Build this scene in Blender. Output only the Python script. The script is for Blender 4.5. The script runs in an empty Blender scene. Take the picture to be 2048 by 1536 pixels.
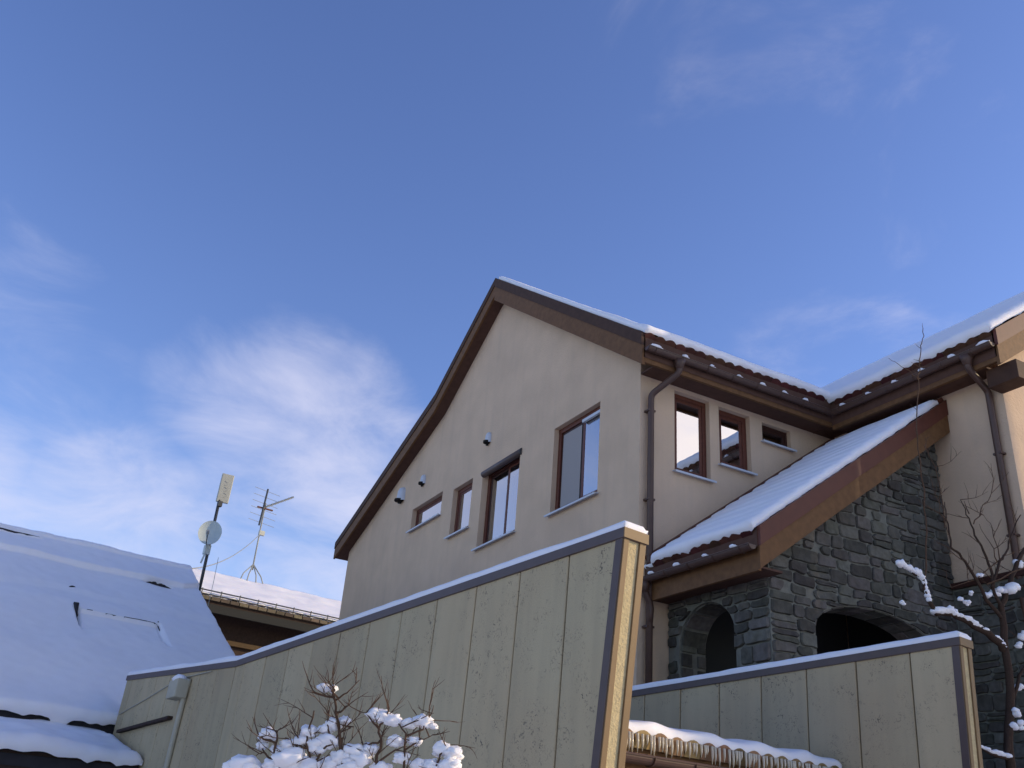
import bpy, bmesh, math, random
from mathutils import Vector, Matrix, Quaternion, noise
from mathutils.geometry import tessellate_polygon

random.seed(7)
scene = bpy.context.scene
col = scene.collection
V = Vector

# ------------------------------------------------------------------ camera
CAM = V((-6.424, -8.929, 1.6))
yaw, pitch, roll = 0.47124, 0.45931, 0.08195
fwd = V((math.sin(yaw)*math.cos(pitch), math.cos(yaw)*math.cos(pitch), math.sin(pitch)))
rgt0 = V((math.cos(yaw), -math.sin(yaw), 0)); up0 = rgt0.cross(fwd)
rgt = rgt0*math.cos(roll) + up0*math.sin(roll); up = up0*math.cos(roll) - rgt0*math.sin(roll)
cam = bpy.data.cameras.new('camera'); cam.lens = 32.904; cam.sensor_width = 36
cam.clip_start = 0.05; cam.clip_end = 5000
cam_o = bpy.data.objects.new('camera', cam); col.objects.link(cam_o)
m3 = Matrix((rgt, up, -fwd)).transposed()
cam_o.matrix_world = Matrix.Translation(CAM) @ m3.to_4x4()
scene.camera = cam_o

# ------------------------------------------------------------------ sun and sky
SUN_EL = math.radians(17.0); SUN_A = math.radians(24.0)      # azimuth from +X towards -Y
sdir = V((math.cos(SUN_EL)*math.cos(SUN_A), -math.cos(SUN_EL)*math.sin(SUN_A), math.sin(SUN_EL)))
sun = bpy.data.lights.new('sun', 'SUN'); sun.energy = 2.0; sun.angle = math.radians(0.6); sun.color = (1.0, 0.79, 0.50)
sun_o = bpy.data.objects.new('sun', sun); col.objects.link(sun_o)
sun_o.rotation_euler = sdir.to_track_quat('Z', 'Y').to_euler()
sun_o.location = (20, -20, 20)

world = bpy.data.worlds.new('World'); scene.world = world; world.use_nodes = True
wn, wl = world.node_tree.nodes, world.node_tree.links
wn.clear()
def N(t, **k):
    n = wn.new(t)
    for a, b in k.items(): setattr(n, a, b)
    return n
def wmath(op, a, b=None, c=None, clamp=False):
    n = N('ShaderNodeMath', operation=op); n.use_clamp = clamp
    for i, v in enumerate((a, b, c)):
        if v is None: continue
        if isinstance(v, (int, float)): n.inputs[i].default_value = v
        else: wl.new(v, n.inputs[i])
    return n.outputs[0]
out = N('ShaderNodeOutputWorld'); bg = N('ShaderNodeBackground')
sky = N('ShaderNodeTexSky', sky_type='NISHITA'); sky.sun_disc = False
sky.sun_elevation = SUN_EL; sky.sun_rotation = math.atan2(sdir.x, sdir.y)
sky.altitude = 900; sky.air_density = 1.0; sky.dust_density = 0.6; sky.ozone_density = 2.0
tc = N('ShaderNodeTexCoord')
sep = N('ShaderNodeSeparateXYZ'); wl.new(tc.outputs['Generated'], sep.inputs[0])
den = wmath('ADD', wmath('MAXIMUM', sep.outputs[2], 0.0), 0.22)
px = wmath('DIVIDE', sep.outputs[0], den); py = wmath('DIVIDE', sep.outputs[1], den)
comb = N('ShaderNodeCombineXYZ'); wl.new(px, comb.inputs[0]); wl.new(py, comb.inputs[1])
def fbm(scale, detail, rough, dist, off):
    mp = N('ShaderNodeMapping'); mp.inputs['Location'].default_value = off
    wl.new(comb.outputs[0], mp.inputs[0])
    n = N('ShaderNodeTexNoise'); n.inputs['Scale'].default_value = scale; n.inputs['Detail'].default_value = detail
    n.inputs['Roughness'].default_value = rough; n.inputs['Distortion'].default_value = dist
    wl.new(mp.outputs[0], n.inputs['Vector']); return n.outputs['Fac']
n1 = fbm(3.6, 10, 0.60, 0.5, (3.1, 1.7, 0.4))
n2 = fbm(1.1, 4, 0.5, 0.6, (0.3, 5.2, 2.0))
bias = None
# where the banks of cloud stand (direction, width in degrees, weight)
LOBES = [((-0.07, 0.915, 0.395), 8, .30), ((-0.01, 0.935, 0.365), 8, .26), ((0.11, 0.905, 0.40), 6, .30), ((0.19, 0.90, 0.385), 9, .44), ((0.255, 0.89, 0.365), 9, .46),
         ((0.29, 0.89, 0.32), 8, .42), ((0.24, 0.935, 0.26), 9, .40), ((0.08, 0.97, 0.20), 12, .50), ((-0.12, 0.97, 0.21), 12, .50), ((-0.4, 0.9, 0.22), 18, .45),
         ((0.62, 0.50, 0.60), 26, .085), ((0.62, -0.70, 0.40), 24, .55), ((-0.9, 0.2, 0.3), 20, .40), ((-0.6, -0.7, 0.3), 20, .40)]
for c, w, a in LOBES:
    cv = V(c).normalized()
    dp = N('ShaderNodeVectorMath', operation='DOT_PRODUCT'); wl.new(tc.outputs['Generated'], dp.inputs[0]); dp.inputs[1].default_value = cv
    mr = N('ShaderNodeMapRange'); mr.interpolation_type = 'SMOOTHSTEP'
    wl.new(dp.outputs['Value'], mr.inputs['Value'])
    mr.inputs['From Min'].default_value = math.cos(math.radians(w)); mr.inputs['From Max'].default_value = 1.0
    mr.inputs['To Min'].default_value = 0; mr.inputs['To Max'].default_value = a
    bias = mr.outputs[0] if bias is None else wmath('MAXIMUM', bias, mr.outputs[0])
low = N('ShaderNodeMapRange'); wl.new(sep.outputs[2], low.inputs['Value'])
low.inputs['From Min'].default_value = 0.36; low.inputs['From Max'].default_value = 0.05
low.inputs['To Min'].default_value = 0; low.inputs['To Max'].default_value = 0.30
bias = wmath('MAXIMUM', bias, low.outputs[0])
dens = wmath('ADD', wmath('ADD', wmath('MULTIPLY', n1, 0.75), wmath('MULTIPLY', n2, 0.35)), bias)
cm = N('ShaderNodeMapRange'); cm.interpolation_type = 'SMOOTHSTEP'; wl.new(dens, cm.inputs['Value'])
cm.inputs['From Min'].default_value = 0.65; cm.inputs['From Max'].default_value = 1.20
cm.inputs['To Min'].default_value = 0; cm.inputs['To Max'].default_value = 0.72
hs = N('ShaderNodeHueSaturation'); wl.new(sky.outputs[0], hs.inputs['Color'])
hs.inputs['Hue'].default_value = 0.519; hs.inputs['Saturation'].default_value = 1.12; hs.inputs['Value'].default_value = 1.18
mixc = N('ShaderNodeMix', data_type='RGBA'); wl.new(cm.outputs[0], mixc.inputs['Factor'])
wl.new(hs.outputs[0], mixc.inputs['A'])
# clouds scatter the low sun forwards: brighter and warmer towards it
sd = N('ShaderNodeVectorMath', operation='DOT_PRODUCT'); wl.new(tc.outputs['Generated'], sd.inputs[0]); sd.inputs[1].default_value = sdir
sr = N('ShaderNodeMapRange'); wl.new(sd.outputs['Value'], sr.inputs['Value']); sr.inputs['From Min'].default_value = -0.1; sr.inputs['From Max'].default_value = 1.0
cc = N('ShaderNodeMix', data_type='RGBA'); wl.new(sr.outputs[0], cc.inputs['Factor']); cc.inputs['A'].default_value = (3.7, 3.75, 4.7, 1); cc.inputs['B'].default_value = (9.5, 8.0, 6.6, 1)
wl.new(cc.outputs['Result'], mixc.inputs['B'])
wl.new(mixc.outputs['Result'], bg.inputs['Color']); bg.inputs['Strength'].default_value = 0.12
wl.new(bg.outputs[0], out.inputs[0])

scene.view_settings.view_transform = 'Standard'; scene.view_settings.look = 'None'
scene.view_settings.exposure = 0.80; scene.view_settings.gamma = 1.0; scene.view_settings.use_curve_mapping = False
scene.render.engine = 'CYCLES'
scene.cycles.max_bounces = 8

# ------------------------------------------------------------------ materials
MATS = {}
def mat(name, base, rough=0.8, var=0.0, vscale=3.0, bump=0.0, bscale=60.0, spec=0.3, metal=0.0, objvar=0.0, c2=None, c2fac=0.5):
    m = bpy.data.materials.new(name); m.use_nodes = True
    n, l = m.node_tree.nodes, m.node_tree.links
    b = n['Principled BSDF']; b.inputs['Roughness'].default_value = rough
    b.inputs['Specular IOR Level'].default_value = spec; b.inputs['Metallic'].default_value = metal
    g = n.new('ShaderNodeNewGeometry')
    colr = n.new('ShaderNodeRGB'); colr.outputs[0].default_value = (*base, 1); cur = colr.outputs[0]
    if c2:
        nz = n.new('ShaderNodeTexNoise'); nz.inputs['Scale'].default_value = vscale; nz.inputs['Detail'].default_value = 6
        l.new(g.outputs['Position'], nz.inputs['Vector'])
        mr = n.new('ShaderNodeMapRange'); l.new(nz.outputs['Fac'], mr.inputs['Value'])
        mr.inputs['From Min'].default_value = 0.4; mr.inputs['From Max'].default_value = 0.65; mr.inputs['To Max'].default_value = c2fac
        mx = n.new('ShaderNodeMix'); mx.data_type = 'RGBA'; l.new(mr.outputs[0], mx.inputs['Factor']); l.new(cur, mx.inputs['A']); mx.inputs['B'].default_value = (*c2, 1)
        cur = mx.outputs['Result']
    if var or objvar:
        val = None
        if var:
            nz = n.new('ShaderNodeTexNoise'); nz.inputs['Scale'].default_value = vscale*2.3; nz.inputs['Detail'].default_value = 8
            l.new(g.outputs['Position'], nz.inputs['Vector'])
            mr = n.new('ShaderNodeMapRange'); l.new(nz.outputs['Fac'], mr.inputs['Value'])
            mr.inputs['From Min'].default_value = 0.25; mr.inputs['From Max'].default_value = 0.75
            mr.inputs['To Min'].default_value = 1-var; mr.inputs['To Max'].default_value = 1+var; val = mr.outputs[0]
        hsv = n.new('ShaderNodeHueSaturation'); l.new(cur, hsv.inputs['Color'])
        if objvar:
            oi = n.new('ShaderNodeObjectInfo'); mr = n.new('ShaderNodeMapRange'); l.new(oi.outputs['Random'], mr.inputs['Value'])
            mr.inputs['To Min'].default_value = 1-objvar; mr.inputs['To Max'].default_value = 1+objvar
            if val is None: val = mr.outputs[0]
            else:
                mm = n.new('ShaderNodeMath'); mm.operation = 'MULTIPLY'; l.new(val, mm.inputs[0]); l.new(mr.outputs[0], mm.inputs[1]); val = mm.outputs[0]
            mr2 = n.new('ShaderNodeMapRange'); mt = n.new('ShaderNodeMath'); mt.operation = 'FRACT'
            ml = n.new('ShaderNodeMath'); ml.operation = 'MULTIPLY'; ml.inputs[1].default_value = 7.31; l.new(oi.outputs['Random'], ml.inputs[0]); l.new(ml.outputs[0], mt.inputs[0])
            l.new(mt.outputs[0], mr2.inputs['Value']); mr2.inputs['To Min'].default_value = 0.5-objvar*0.09; mr2.inputs['To Max'].default_value = 0.5+objvar*0.09
            l.new(mr2.outputs[0], hsv.inputs['Hue'])
        l.new(val, hsv.inputs['Value']); cur = hsv.outputs[0]
    l.new(cur, b.inputs['Base Color'])
    if bump:
        nz = n.new('ShaderNodeTexNoise'); nz.inputs['Scale'].default_value = bscale; nz.inputs['Detail'].default_value = 5
        l.new(g.outputs['Position'], nz.inputs['Vector'])
        bp = n.new('ShaderNodeBump'); bp.inputs['Strength'].default_value = bump; bp.inputs['Distance'].default_value = 0.01
        l.new(nz.outputs['Fac'], bp.inputs['Height']); l.new(bp.outputs[0], b.inputs['Normal'])
    MATS[name] = m; return m

mat('stucco', (0.655, 0.475, 0.318), 0.9, var=0.07, vscale=0.9, bump=0.8, bscale=34, spec=0.1, c2=(0.59, 0.43, 0.292), c2fac=0.6)
def streaks(name, dark, lo, hi, amount):
    """faint vertical rain runs over a wall"""
    n, l = MATS[name].node_tree.nodes, MATS[name].node_tree.links; b = n['Principled BSDF']; src = b.inputs['Base Color'].links[0].from_socket
    g = n.new('ShaderNodeNewGeometry'); mp = n.new('ShaderNodeMapping'); mp.inputs['Scale'].default_value = (3.5, 3.5, .28); l.new(g.outputs['Position'], mp.inputs[0])
    t = n.new('ShaderNodeTexNoise'); t.inputs['Scale'].default_value = 1.7; t.inputs['Detail'].default_value = 7; l.new(mp.outputs[0], t.inputs['Vector'])
    r = n.new('ShaderNodeMapRange'); l.new(t.outputs['Fac'], r.inputs['Value']); r.inputs['From Min'].default_value = lo; r.inputs['From Max'].default_value = hi; r.inputs['To Max'].default_value = amount
    mx = n.new('ShaderNodeMix'); mx.data_type = 'RGBA'; l.new(r.outputs[0], mx.inputs['Factor']); l.new(src, mx.inputs['A']); mx.inputs['B'].default_value = (*dark, 1); l.new(mx.outputs['Result'], b.inputs['Base Color'])
streaks('stucco', (0.42, 0.33, 0.25), .50, .78, .20)
mat('wood', (0.155, 0.075, 0.030), 0.65, var=0.22, vscale=6, bump=0.25, bscale=30, spec=0.2)
mat('wood_dark', (0.070, 0.036, 0.022), 0.7, var=0.2, vscale=5, spec=0.2)
mat('soffit', (0.10, 0.052, 0.036), 0.75, var=0.15, vscale=5, spec=0.15)
mat('flashing', (0.105, 0.030, 0.017), 0.55, var=0.15, vscale=4, spec=0.3)
mat('frame', (0.115, 0.034, 0.018), 0.5, var=0.2, vscale=9, spec=0.35)
mat('frame_dark', (0.05, 0.018, 0.012), 0.5, var=0.2, vscale=9, spec=0.3)
mat('gutter', (0.085, 0.046, 0.032), 0.45, var=0.12, vscale=5, spec=0.4)
mat('sill', (0.55, 0.57, 0.60), 0.45, var=0.06, spec=0.4)
mat('tile', (0.088, 0.030, 0.021), 0.7, var=0.2, vscale=8, spec=0.2, objvar=0.3)
mat('stone', (0.102, 0.095, 0.080), 0.85, var=0.30, vscale=7, bump=0.8, bscale=22, spec=0.2, objvar=0.42, c2=(0.085, 0.075, 0.055), c2fac=0.6)
mat('mortar', (0.18, 0.175, 0.145), 0.95, var=0.2, vscale=6, bump=0.6, bscale=50, spec=0.05)
mat('cap', (0.085, 0.057, 0.048), 0.45, var=0.1, vscale=4, spec=0.4)
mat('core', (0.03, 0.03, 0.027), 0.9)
mat('trim', (0.19, 0.115, 0.05), 0.55, var=0.08, spec=0.3)
mat('cream', (0.50, 0.40, 0.225), 0.9, var=0.12, vscale=14, bump=1.0, bscale=55, spec=0.1)
mat('black', (0.010, 0.009, 0.009), 0.9)
mat('dark_wall', (0.045, 0.026, 0.018), 0.85, var=0.3, vscale=6, bump=0.4, bscale=14)
mat('steel', (0.045, 0.048, 0.052), 0.45, spec=0.5)
mat('grey_metal', (0.32, 0.33, 0.31), 0.45, var=0.08, spec=0.4)
mat('dish', (0.50, 0.56, 0.53), 0.5, var=0.06, spec=0.4)
mat('antenna_cream', (0.46, 0.46, 0.39), 0.5, var=0.06, spec=0.3)
mat('bark', (0.055, 0.034, 0.024), 0.9, var=0.3, vscale=30, spec=0.1)
mat('twig', (0.10, 0.058, 0.036), 0.85, var=0.3, vscale=30, spec=0.1)
mat('curtain', (0.72, 0.74, 0.78), 0.9, spec=0.1)
mat('screen', (0.34, 0.31, 0.29), 0.9, spec=0.1)
mat('ochre', (0.075, 0.042, 0.014), 0.6, var=0.1)
mat('box_grey', (0.46, 0.42, 0.31), 0.6, var=0.1)
mat('asphalt_roof', (0.030, 0.027, 0.030), 0.8, var=0.2)
mat('dull_tile', (0.13, 0.10, 0.065), 0.8, var=0.25, vscale=6, objvar=.3)
mat('canopy_tile', (0.24, 0.15, 0.07), 0.7, var=0.25, vscale=8, objvar=.3)  # light golden tone puts sunlight into the tile colour
mat('ice', (0.86, 0.78, 0.62), 0.15, spec=0.5)  # warm base carries the gold of the low sun in the ice colour
MATS['ice'].node_tree.nodes['Principled BSDF'].inputs['Transmission Weight'].default_value = 0.35
MATS['ice'].node_tree.nodes['Principled BSDF'].inputs['IOR'].default_value = 1.31

def snow_mat(name, base, bscale, bstr):
    m = mat(name, base, 0.75, bump=bstr, bscale=bscale, spec=0.2, var=0.025, vscale=2)
    b = m.node_tree.nodes['Principled BSDF']
    b.inputs['Subsurface Weight'].default_value = 0.15; b.inputs['Subsurface Radius'].default_value = (0.03, 0.04, 0.06); b.inputs['Subsurface Scale'].default_value = 0.4
    return m
snow_mat('snow', (0.87, 0.84, 0.84), 24, 0.16)
snow_mat('snow_ground', (0.80, 0.81, 0.83), 3, 0.5)

def panel_mat():
    """painted wall panel: pitted paint, short dark flecks gathered in patches, faint vertical runs"""
    m = bpy.data.materials.new('panel'); m.use_nodes = True; n, l = m.node_tree.nodes, m.node_tree.links
    b = n['Principled BSDF']; b.inputs['Roughness'].default_value = 0.85; b.inputs['Specular IOR Level'].default_value = 0.15
    g = n.new('ShaderNodeNewGeometry'); oi = n.new('ShaderNodeObjectInfo')
    def tex(scale, detail, vec, rough=.5, dist=0):
        t = n.new('ShaderNodeTexNoise'); t.inputs['Scale'].default_value = scale; t.inputs['Detail'].default_value = detail
        t.inputs['Roughness'].default_value = rough; t.inputs['Distortion'].default_value = dist; l.new(vec, t.inputs['Vector']); return t.outputs['Fac']
    def rng(v, a, bb, c=0., d=1.):
        r = n.new('ShaderNodeMapRange'); l.new(v, r.inputs['Value']); r.inputs['From Min'].default_value = a; r.inputs['From Max'].default_value = bb
        r.inputs['To Min'].default_value = c; r.inputs['To Max'].default_value = d; return r.outputs[0]
    def mul(a, bb):
        x = n.new('ShaderNodeMath'); x.operation = 'MULTIPLY'; l.new(a, x.inputs[0])
        if isinstance(bb, float): x.inputs[1].default_value = bb
        else: l.new(bb, x.inputs[1])
        return x.outputs[0]
    mp = n.new('ShaderNodeMapping'); mp.inputs['Scale'].default_value = (6, 6, 0.5); l.new(g.outputs['Position'], mp.inputs[0])
    runs = rng(tex(1.6, 5, mp.outputs[0]), .42, .72)
    fl = rng(tex(38, 3, g.outputs['Position'], .6, 1.5), .585, .63)
    patch = rng(tex(2.6, 3, g.outputs['Position']), .40, .58, .12, 1.)
    patch2 = rng(tex(6.5, 3, g.outputs['Position']), .40, .60)
    fleck = mul(mul(fl, patch), patch2)
    blot = rng(tex(1.2, 4, g.outputs['Position']), .35, .7)
    mr = rng(oi.outputs['Random'], 0, 1, .90, 1.07)
    c = n.new('ShaderNodeMix'); c.data_type = 'RGBA'; l.new(blot, c.inputs['Factor']); c.inputs['A'].default_value = (0.49, 0.40, 0.245, 1); c.inputs['B'].default_value = (0.47, 0.365, 0.22, 1)
    c2 = n.new('ShaderNodeMix'); c2.data_type = 'RGBA'; l.new(mul(runs, .35), c2.inputs['Factor']); l.new(c.outputs['Result'], c2.inputs['A']); c2.inputs['B'].default_value = (0.34, 0.285, 0.185, 1)
    c3 = n.new('ShaderNodeMix'); c3.data_type = 'RGBA'; l.new(mul(fleck, .8), c3.inputs['Factor']); l.new(c2.outputs['Result'], c3.inputs['A']); c3.inputs['B'].default_value = (0.085, 0.08, 0.065, 1)
    h = n.new('ShaderNodeHueSaturation'); l.new(c3.outputs['Result'], h.inputs['Color']); l.new(mr, h.inputs['Value']); l.new(h.outputs[0], b.inputs['Base Color'])
    bp = n.new('ShaderNodeBump'); bp.inputs['Strength'].default_value = .35; bp.inputs['Distance'].default_value = .006
    l.new(tex(90, 4, g.outputs['Position']), bp.inputs['Height'])
    bp2 = n.new('ShaderNodeBump'); bp2.inputs['Strength'].default_value = .5; bp2.inputs['Distance'].default_value = .006; bp2.invert = True
    l.new(fleck, bp2.inputs['Height']); l.new(bp.outputs[0], bp2.inputs['Normal']); l.new(bp2.outputs[0], b.inputs['Normal'])
    MATS['panel'] = m
panel_mat()

def glass_mat(name, refl, tint):
    m = bpy.data.materials.new(name); m.use_nodes = True; n, l = m.node_tree.nodes, m.node_tree.links
    n.remove(n['Principled BSDF'])
    gl = n.new('ShaderNodeBsdfGlossy'); gl.inputs['Roughness'].default_value = 0.012; gl.inputs['Color'].default_value = (0.95, 0.96, 0.97, 1)
    tz = n.new('ShaderNodeTexNoise'); tz.inputs['Scale'].default_value = 2.2; g = n.new('ShaderNodeNewGeometry'); l.new(g.outputs['Position'], tz.inputs['Vector'])
    bp = n.new('ShaderNodeBump'); bp.inputs['Strength'].default_value = .05; bp.inputs['Distance'].default_value = .02; l.new(tz.outputs['Fac'], bp.inputs['Height']); l.new(bp.outputs[0], gl.inputs['Normal'])
    tr = n.new('ShaderNodeBsdfTransparent'); tr.inputs['Color'].default_value = (*tint, 1)
    fr = n.new('ShaderNodeFresnel'); fr.inputs['IOR'].default_value = 1.5
    ad = n.new('ShaderNodeMath'); ad.operation = 'ADD'; ad.use_clamp = True; l.new(fr.outputs[0], ad.inputs[0]); ad.inputs[1].default_value = refl
    mx = n.new('ShaderNodeMixShader'); l.new(ad.outputs[0], mx.inputs[0]); l.new(tr.outputs[0], mx.inputs[1]); l.new(gl.outputs[0], mx.inputs[2])
    l.new(mx.outputs[0], n['Material Output'].inputs[0]); MATS[name] = m
glass_mat('glass', 0.42, (0.85, 0.88, 0.9))
glass_mat('glass_mirror', 0.62, (0.7, 0.75, 0.8))

# ------------------------------------------------------------------ mesh helpers
WORLD_LOC = {}
class MB:
    def __init__(s): s.v = []; s.f = []
    def add(s, vs, fs):
        o = len(s.v); s.v += [V(x) for x in vs]; s.f += [tuple(i+o for i in f) for f in fs]; return s
    def box(s, c, ax, ay, az, hx, hy, hz):
        c, ax, ay, az = V(c), V(ax), V(ay), V(az)
        vs = [c+ax*(hx*i)+ay*(hy*j)+az*(hz*k) for k in (-1, 1) for j in (-1, 1) for i in (-1, 1)]
        return s.add(vs, [(0,1,3,2),(4,6,7,5),(0,4,5,1),(2,3,7,6),(0,2,6,4),(1,5,7,3)])
    def abox(s, x0, x1, y0, y1, z0, z1):
        return s.box(((x0+x1)/2,(y0+y1)/2,(z0+z1)/2),(1,0,0),(0,1,0),(0,0,1),(x1-x0)/2,(y1-y0)/2,(z1-z0)/2)
    def slab(s, outer, holes, fn, n, th):
        """plate with holes: fn maps 2-D to the outer face, n points outwards"""
        n = V(n); loops = [outer]+list(holes)
        flat = [p for lp in loops for p in lp]
        tris = tessellate_polygon([[V((p[0], p[1], 0)) for p in lp] for lp in loops])
        F = [V(fn(*p)) for p in flat]; B = [p-n*th for p in F]; k = len(flat)
        fs = [tuple(t) for t in tris]+[tuple(i+k for i in reversed(t)) for t in tris]
        o = 0
        for lp in loops:
            m = len(lp)
            for i in range(m):
                a, b = o+i, o+(i+1) % m; fs.append((a, b, b+k, a+k))
            o += m
        return s.add(F+B, fs)
    def tube(s, pts, r, sides=8, caps=True):
        pts = [V(p) for p in pts]; k = len(pts); rs = r if isinstance(r, (list, tuple)) else [r]*k
        vs = []; prev = None
        for i, p in enumerate(pts):
            t = (pts[min(i+1, k-1)]-pts[max(i-1, 0)]); t = t.normalized() if t.length > 1e-9 else V((0,0,1))
            if prev is None: a = t.orthogonal().normalized()
            else:
                a = prev-t*prev.dot(t); a = a.normalized() if a.length > 1e-6 else t.orthogonal().normalized()
            prev = a; b = t.cross(a)
            for j in range(sides):
                q = 2*math.pi*j/sides; vs.append(p+(a*math.cos(q)+b*math.sin(q))*rs[i])
        fs = [(i*sides+j, i*sides+(j+1) % sides, (i+1)*sides+(j+1) % sides, (i+1)*sides+j) for i in range(k-1) for j in range(sides)]
        if caps: fs += [tuple(range(sides-1, -1, -1)), tuple((k-1)*sides+j for j in range(sides))]
        return s.add(vs, fs)
    def sheet(s, nu, nv, fn):
        vs = [fn(i/nu, j/nv) for j in range(nv+1) for i in range(nu+1)]
        return s.add(vs, [(j*(nu+1)+i, j*(nu+1)+i+1, (j+1)*(nu+1)+i+1, (j+1)*(nu+1)+i) for j in range(nv) for i in range(nu)])
    def blob(s, c, r, sq=(1, 1, 1), amp=.25, sub=2, seed=0.0):
        bm = bmesh.new(); bmesh.ops.create_icosphere(bm, subdivisions=sub, radius=1)
        c = V(c); vs = []
        for v in bm.verts:
            q = v.co.normalized(); k = 1+amp*noise.noise(q*1.6+V((seed, seed*1.7, -seed)))+amp*.4*noise.noise(q*4+V((seed, 3, seed)))
            vs.append(c+V((q.x*sq[0], q.y*sq[1], q.z*sq[2]))*(r*k))
        fs = [tuple(x.index for x in f.verts) for f in bm.faces]; bm.free()
        return s.add(vs, fs)
    def build(s, name, m, parent=None, smooth=False, bevel=0.0, recalc=True):
        loc = WORLD_LOC.get(parent.name, V((0,0,0))) if parent else V((0,0,0))
        me = bpy.data.meshes.new(name); me.from_pydata([tuple(v-loc) for v in s.v], [], s.f)
        if recalc:
            bm = bmesh.new(); bm.from_mesh(me); bmesh.ops.recalc_face_normals(bm, faces=bm.faces); bm.to_mesh(me); bm.free()
        if smooth: me.polygons.foreach_set('use_smooth', [True]*len(me.polygons))
        me.materials.append(MATS[m]); o = bpy.data.objects.new(name, me); col.objects.link(o)
        if parent: o.parent = parent
        WORLD_LOC[o.name] = loc
        if bevel:
            b = o.modifiers.new('edge', 'BEVEL'); b.width = bevel; b.segments = 2; b.limit_method = 'ANGLE'
        return o
def tag(o, label=None, cat=None, group=None, kind=None):
    if label: o['label'] = label
    if cat: o['category'] = cat
    if group: o['group'] = group
    if kind: o['kind'] = kind
    return o
def thing(name, loc, label, cat, group=None):
    o = bpy.data.objects.new(name, None); col.objects.link(o); o.location = loc; o.empty_display_size = .2
    WORLD_LOC[o.name] = V(loc); return tag(o, label, cat, group)
def place(name, me, loc_world, parent, rot=None):
    o = bpy.data.objects.new(name, me); col.objects.link(o); o.parent = parent; o.location = V(loc_world)-WORLD_LOC[parent.name]
    if rot is not None: o.rotation_mode = 'QUATERNION'; o.rotation_quaternion = rot
    WORLD_LOC[o.name] = WORLD_LOC[parent.name]; return o

def snow_blanket(mb, O, A, B, Nn, la, lb, thick, res=.06, r=.10, wav=.03, lump=.25, seed=0.0, extra=None, hang=0.0, edges=(1,1,1,1), skirt=.05, wav_a=None):
    """a lying sheet of snow on the parallelogram O + a*A + b*B; rounded where its edges are free, closed by a skirt"""
    O, A, B, Nn = V(O), V(A), V(B), V(Nn); na, nb = max(4, int(la/res)), max(4, int(lb/res))
    if wav_a is None: wav_a = wav
    def fn(i, j):
        a, b = i*la, j*lb
        w = lambda t, q, k: k*(noise.noise(V((t*3.1, seed, q)))+.5*noise.noise(V((t*9, seed+4, q))))
        da0 = a+r*.10+w(b, 1, wav_a) if edges[0] else 9; da1 = la-a+r*.10+w(b, 2, wav_a) if edges[1] else 9
        db0 = b+r*.10+w(a, 3, wav) if edges[2] else 9; db1 = lb-b+r*.10+w(a, 4, wav) if edges[3] else 9
        dm = min(da0, da1, db0, db1)
        e = max(0.0, min(1.0, dm/r)); prof = math.sqrt(max(0.0, 1-(1-e)**2))
        h = thick*prof*(1+lump*noise.noise(V((a*1.3, b*1.3, seed)))+lump*.35*noise.noise(V((a*5, b*5, seed+2))))
        if extra: h = extra(a, b, h)
        p = O+A*a+B*b+Nn*max(h, -.025)
        if hang and edges[2]:
            k = max(0, 1-b/.10); p += V((0,0,-1))*hang*k*k*(.6+.8*noise.noise(V((a*4, seed, 7))))
        return p
    o = len(mb.v); mb.sheet(na, nb, fn); idx = lambda i, j: o+j*(na+1)+i
    for k, loop in enumerate(([idx(0, j) for j in range(nb+1)], [idx(na, j) for j in range(nb+1)], [idx(i, 0) for i in range(na+1)], [idx(i, nb) for i in range(na+1)])):
        if not edges[k]: continue
        b0 = len(mb.v); dn = {0: -A, 1: A, 2: -B, 3: B}[k]
        mb.v += [mb.v[q]-Nn*skirt-dn*.012 for q in loop]
        mb.f += [(loop[q], loop[q+1], b0+q+1, b0+q) for q in range(len(loop)-1)]
    return mb

# ------------------------------------------------------------------ ground
g = MB()
def gfn(i, j):
    x, y = (i-.5)*3000, (j-.5)*3000
    return V((x, y, 0.0))
g.sheet(40, 40, gfn); tag(g.build('ground', 'snow_ground', recalc=False), 'snow covered ground around the houses', None, None, 'structure')

# ------------------------------------------------------------------ the house
house = thing('house', (0, 0, 0), 'cream stucco house with snowy brown roofs, tall gable and dark stone porch', 'house')
X, Y, Z = V((1,0,0)), V((0,1,0)), V((0,0,1))
A_W = 3.4; D_W = -2.72
GABLE_WIN = [('A', .94, 2.16, 5.88, 7.24), ('B', 3.19, 4.48, 5.89, 7.25), ('C', 4.86, 5.63, 6.36, 7.26), ('D', 6.11, 7.49, 6.91, 7.37)]
SIDE_WIN = [('H', .55, 1.14, 6.05, 7.21), ('I', 1.30, 1.85, 6.33, 7.19), ('J', 2.07, 2.60, 6.87, 7.17)]
rect = lambda x0, x1, z0, z1: [(x0, z0), (x1, z0), (x1, z1), (x0, z1)]
MB().slab([(0.3,0),(11.05,0),(11.05,7.44),(6.3,9.25),(4.18,10.67),(0.3,7.9),(0,7.68),(0,0)], [rect(*w[1:]) for w in GABLE_WIN], lambda s, t: (0, s, t), (-1,0,0), .3).build('gable_wall', 'stucco', house)
MB().slab([(0.3,0),(3.4,0),(3.4,7.62),(0.3,7.62)], [rect(*w[1:]) for w in SIDE_WIN], lambda s, t: (s, 0, t), (0,-1,0), .3).build('side_wall', 'stucco', house)
w = MB(); w.abox(.3, 12, 10.75, 11.05, 0, 7.45); w.build('rear_wall', 'stucco', house)
MB().slab([(D_W,0),(0,0),(0,7.75),(D_W,7.75)], [], lambda s, t: (A_W, s, t), (-1,0,0), .3).build('wing_wall', 'stucco', house)
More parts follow.
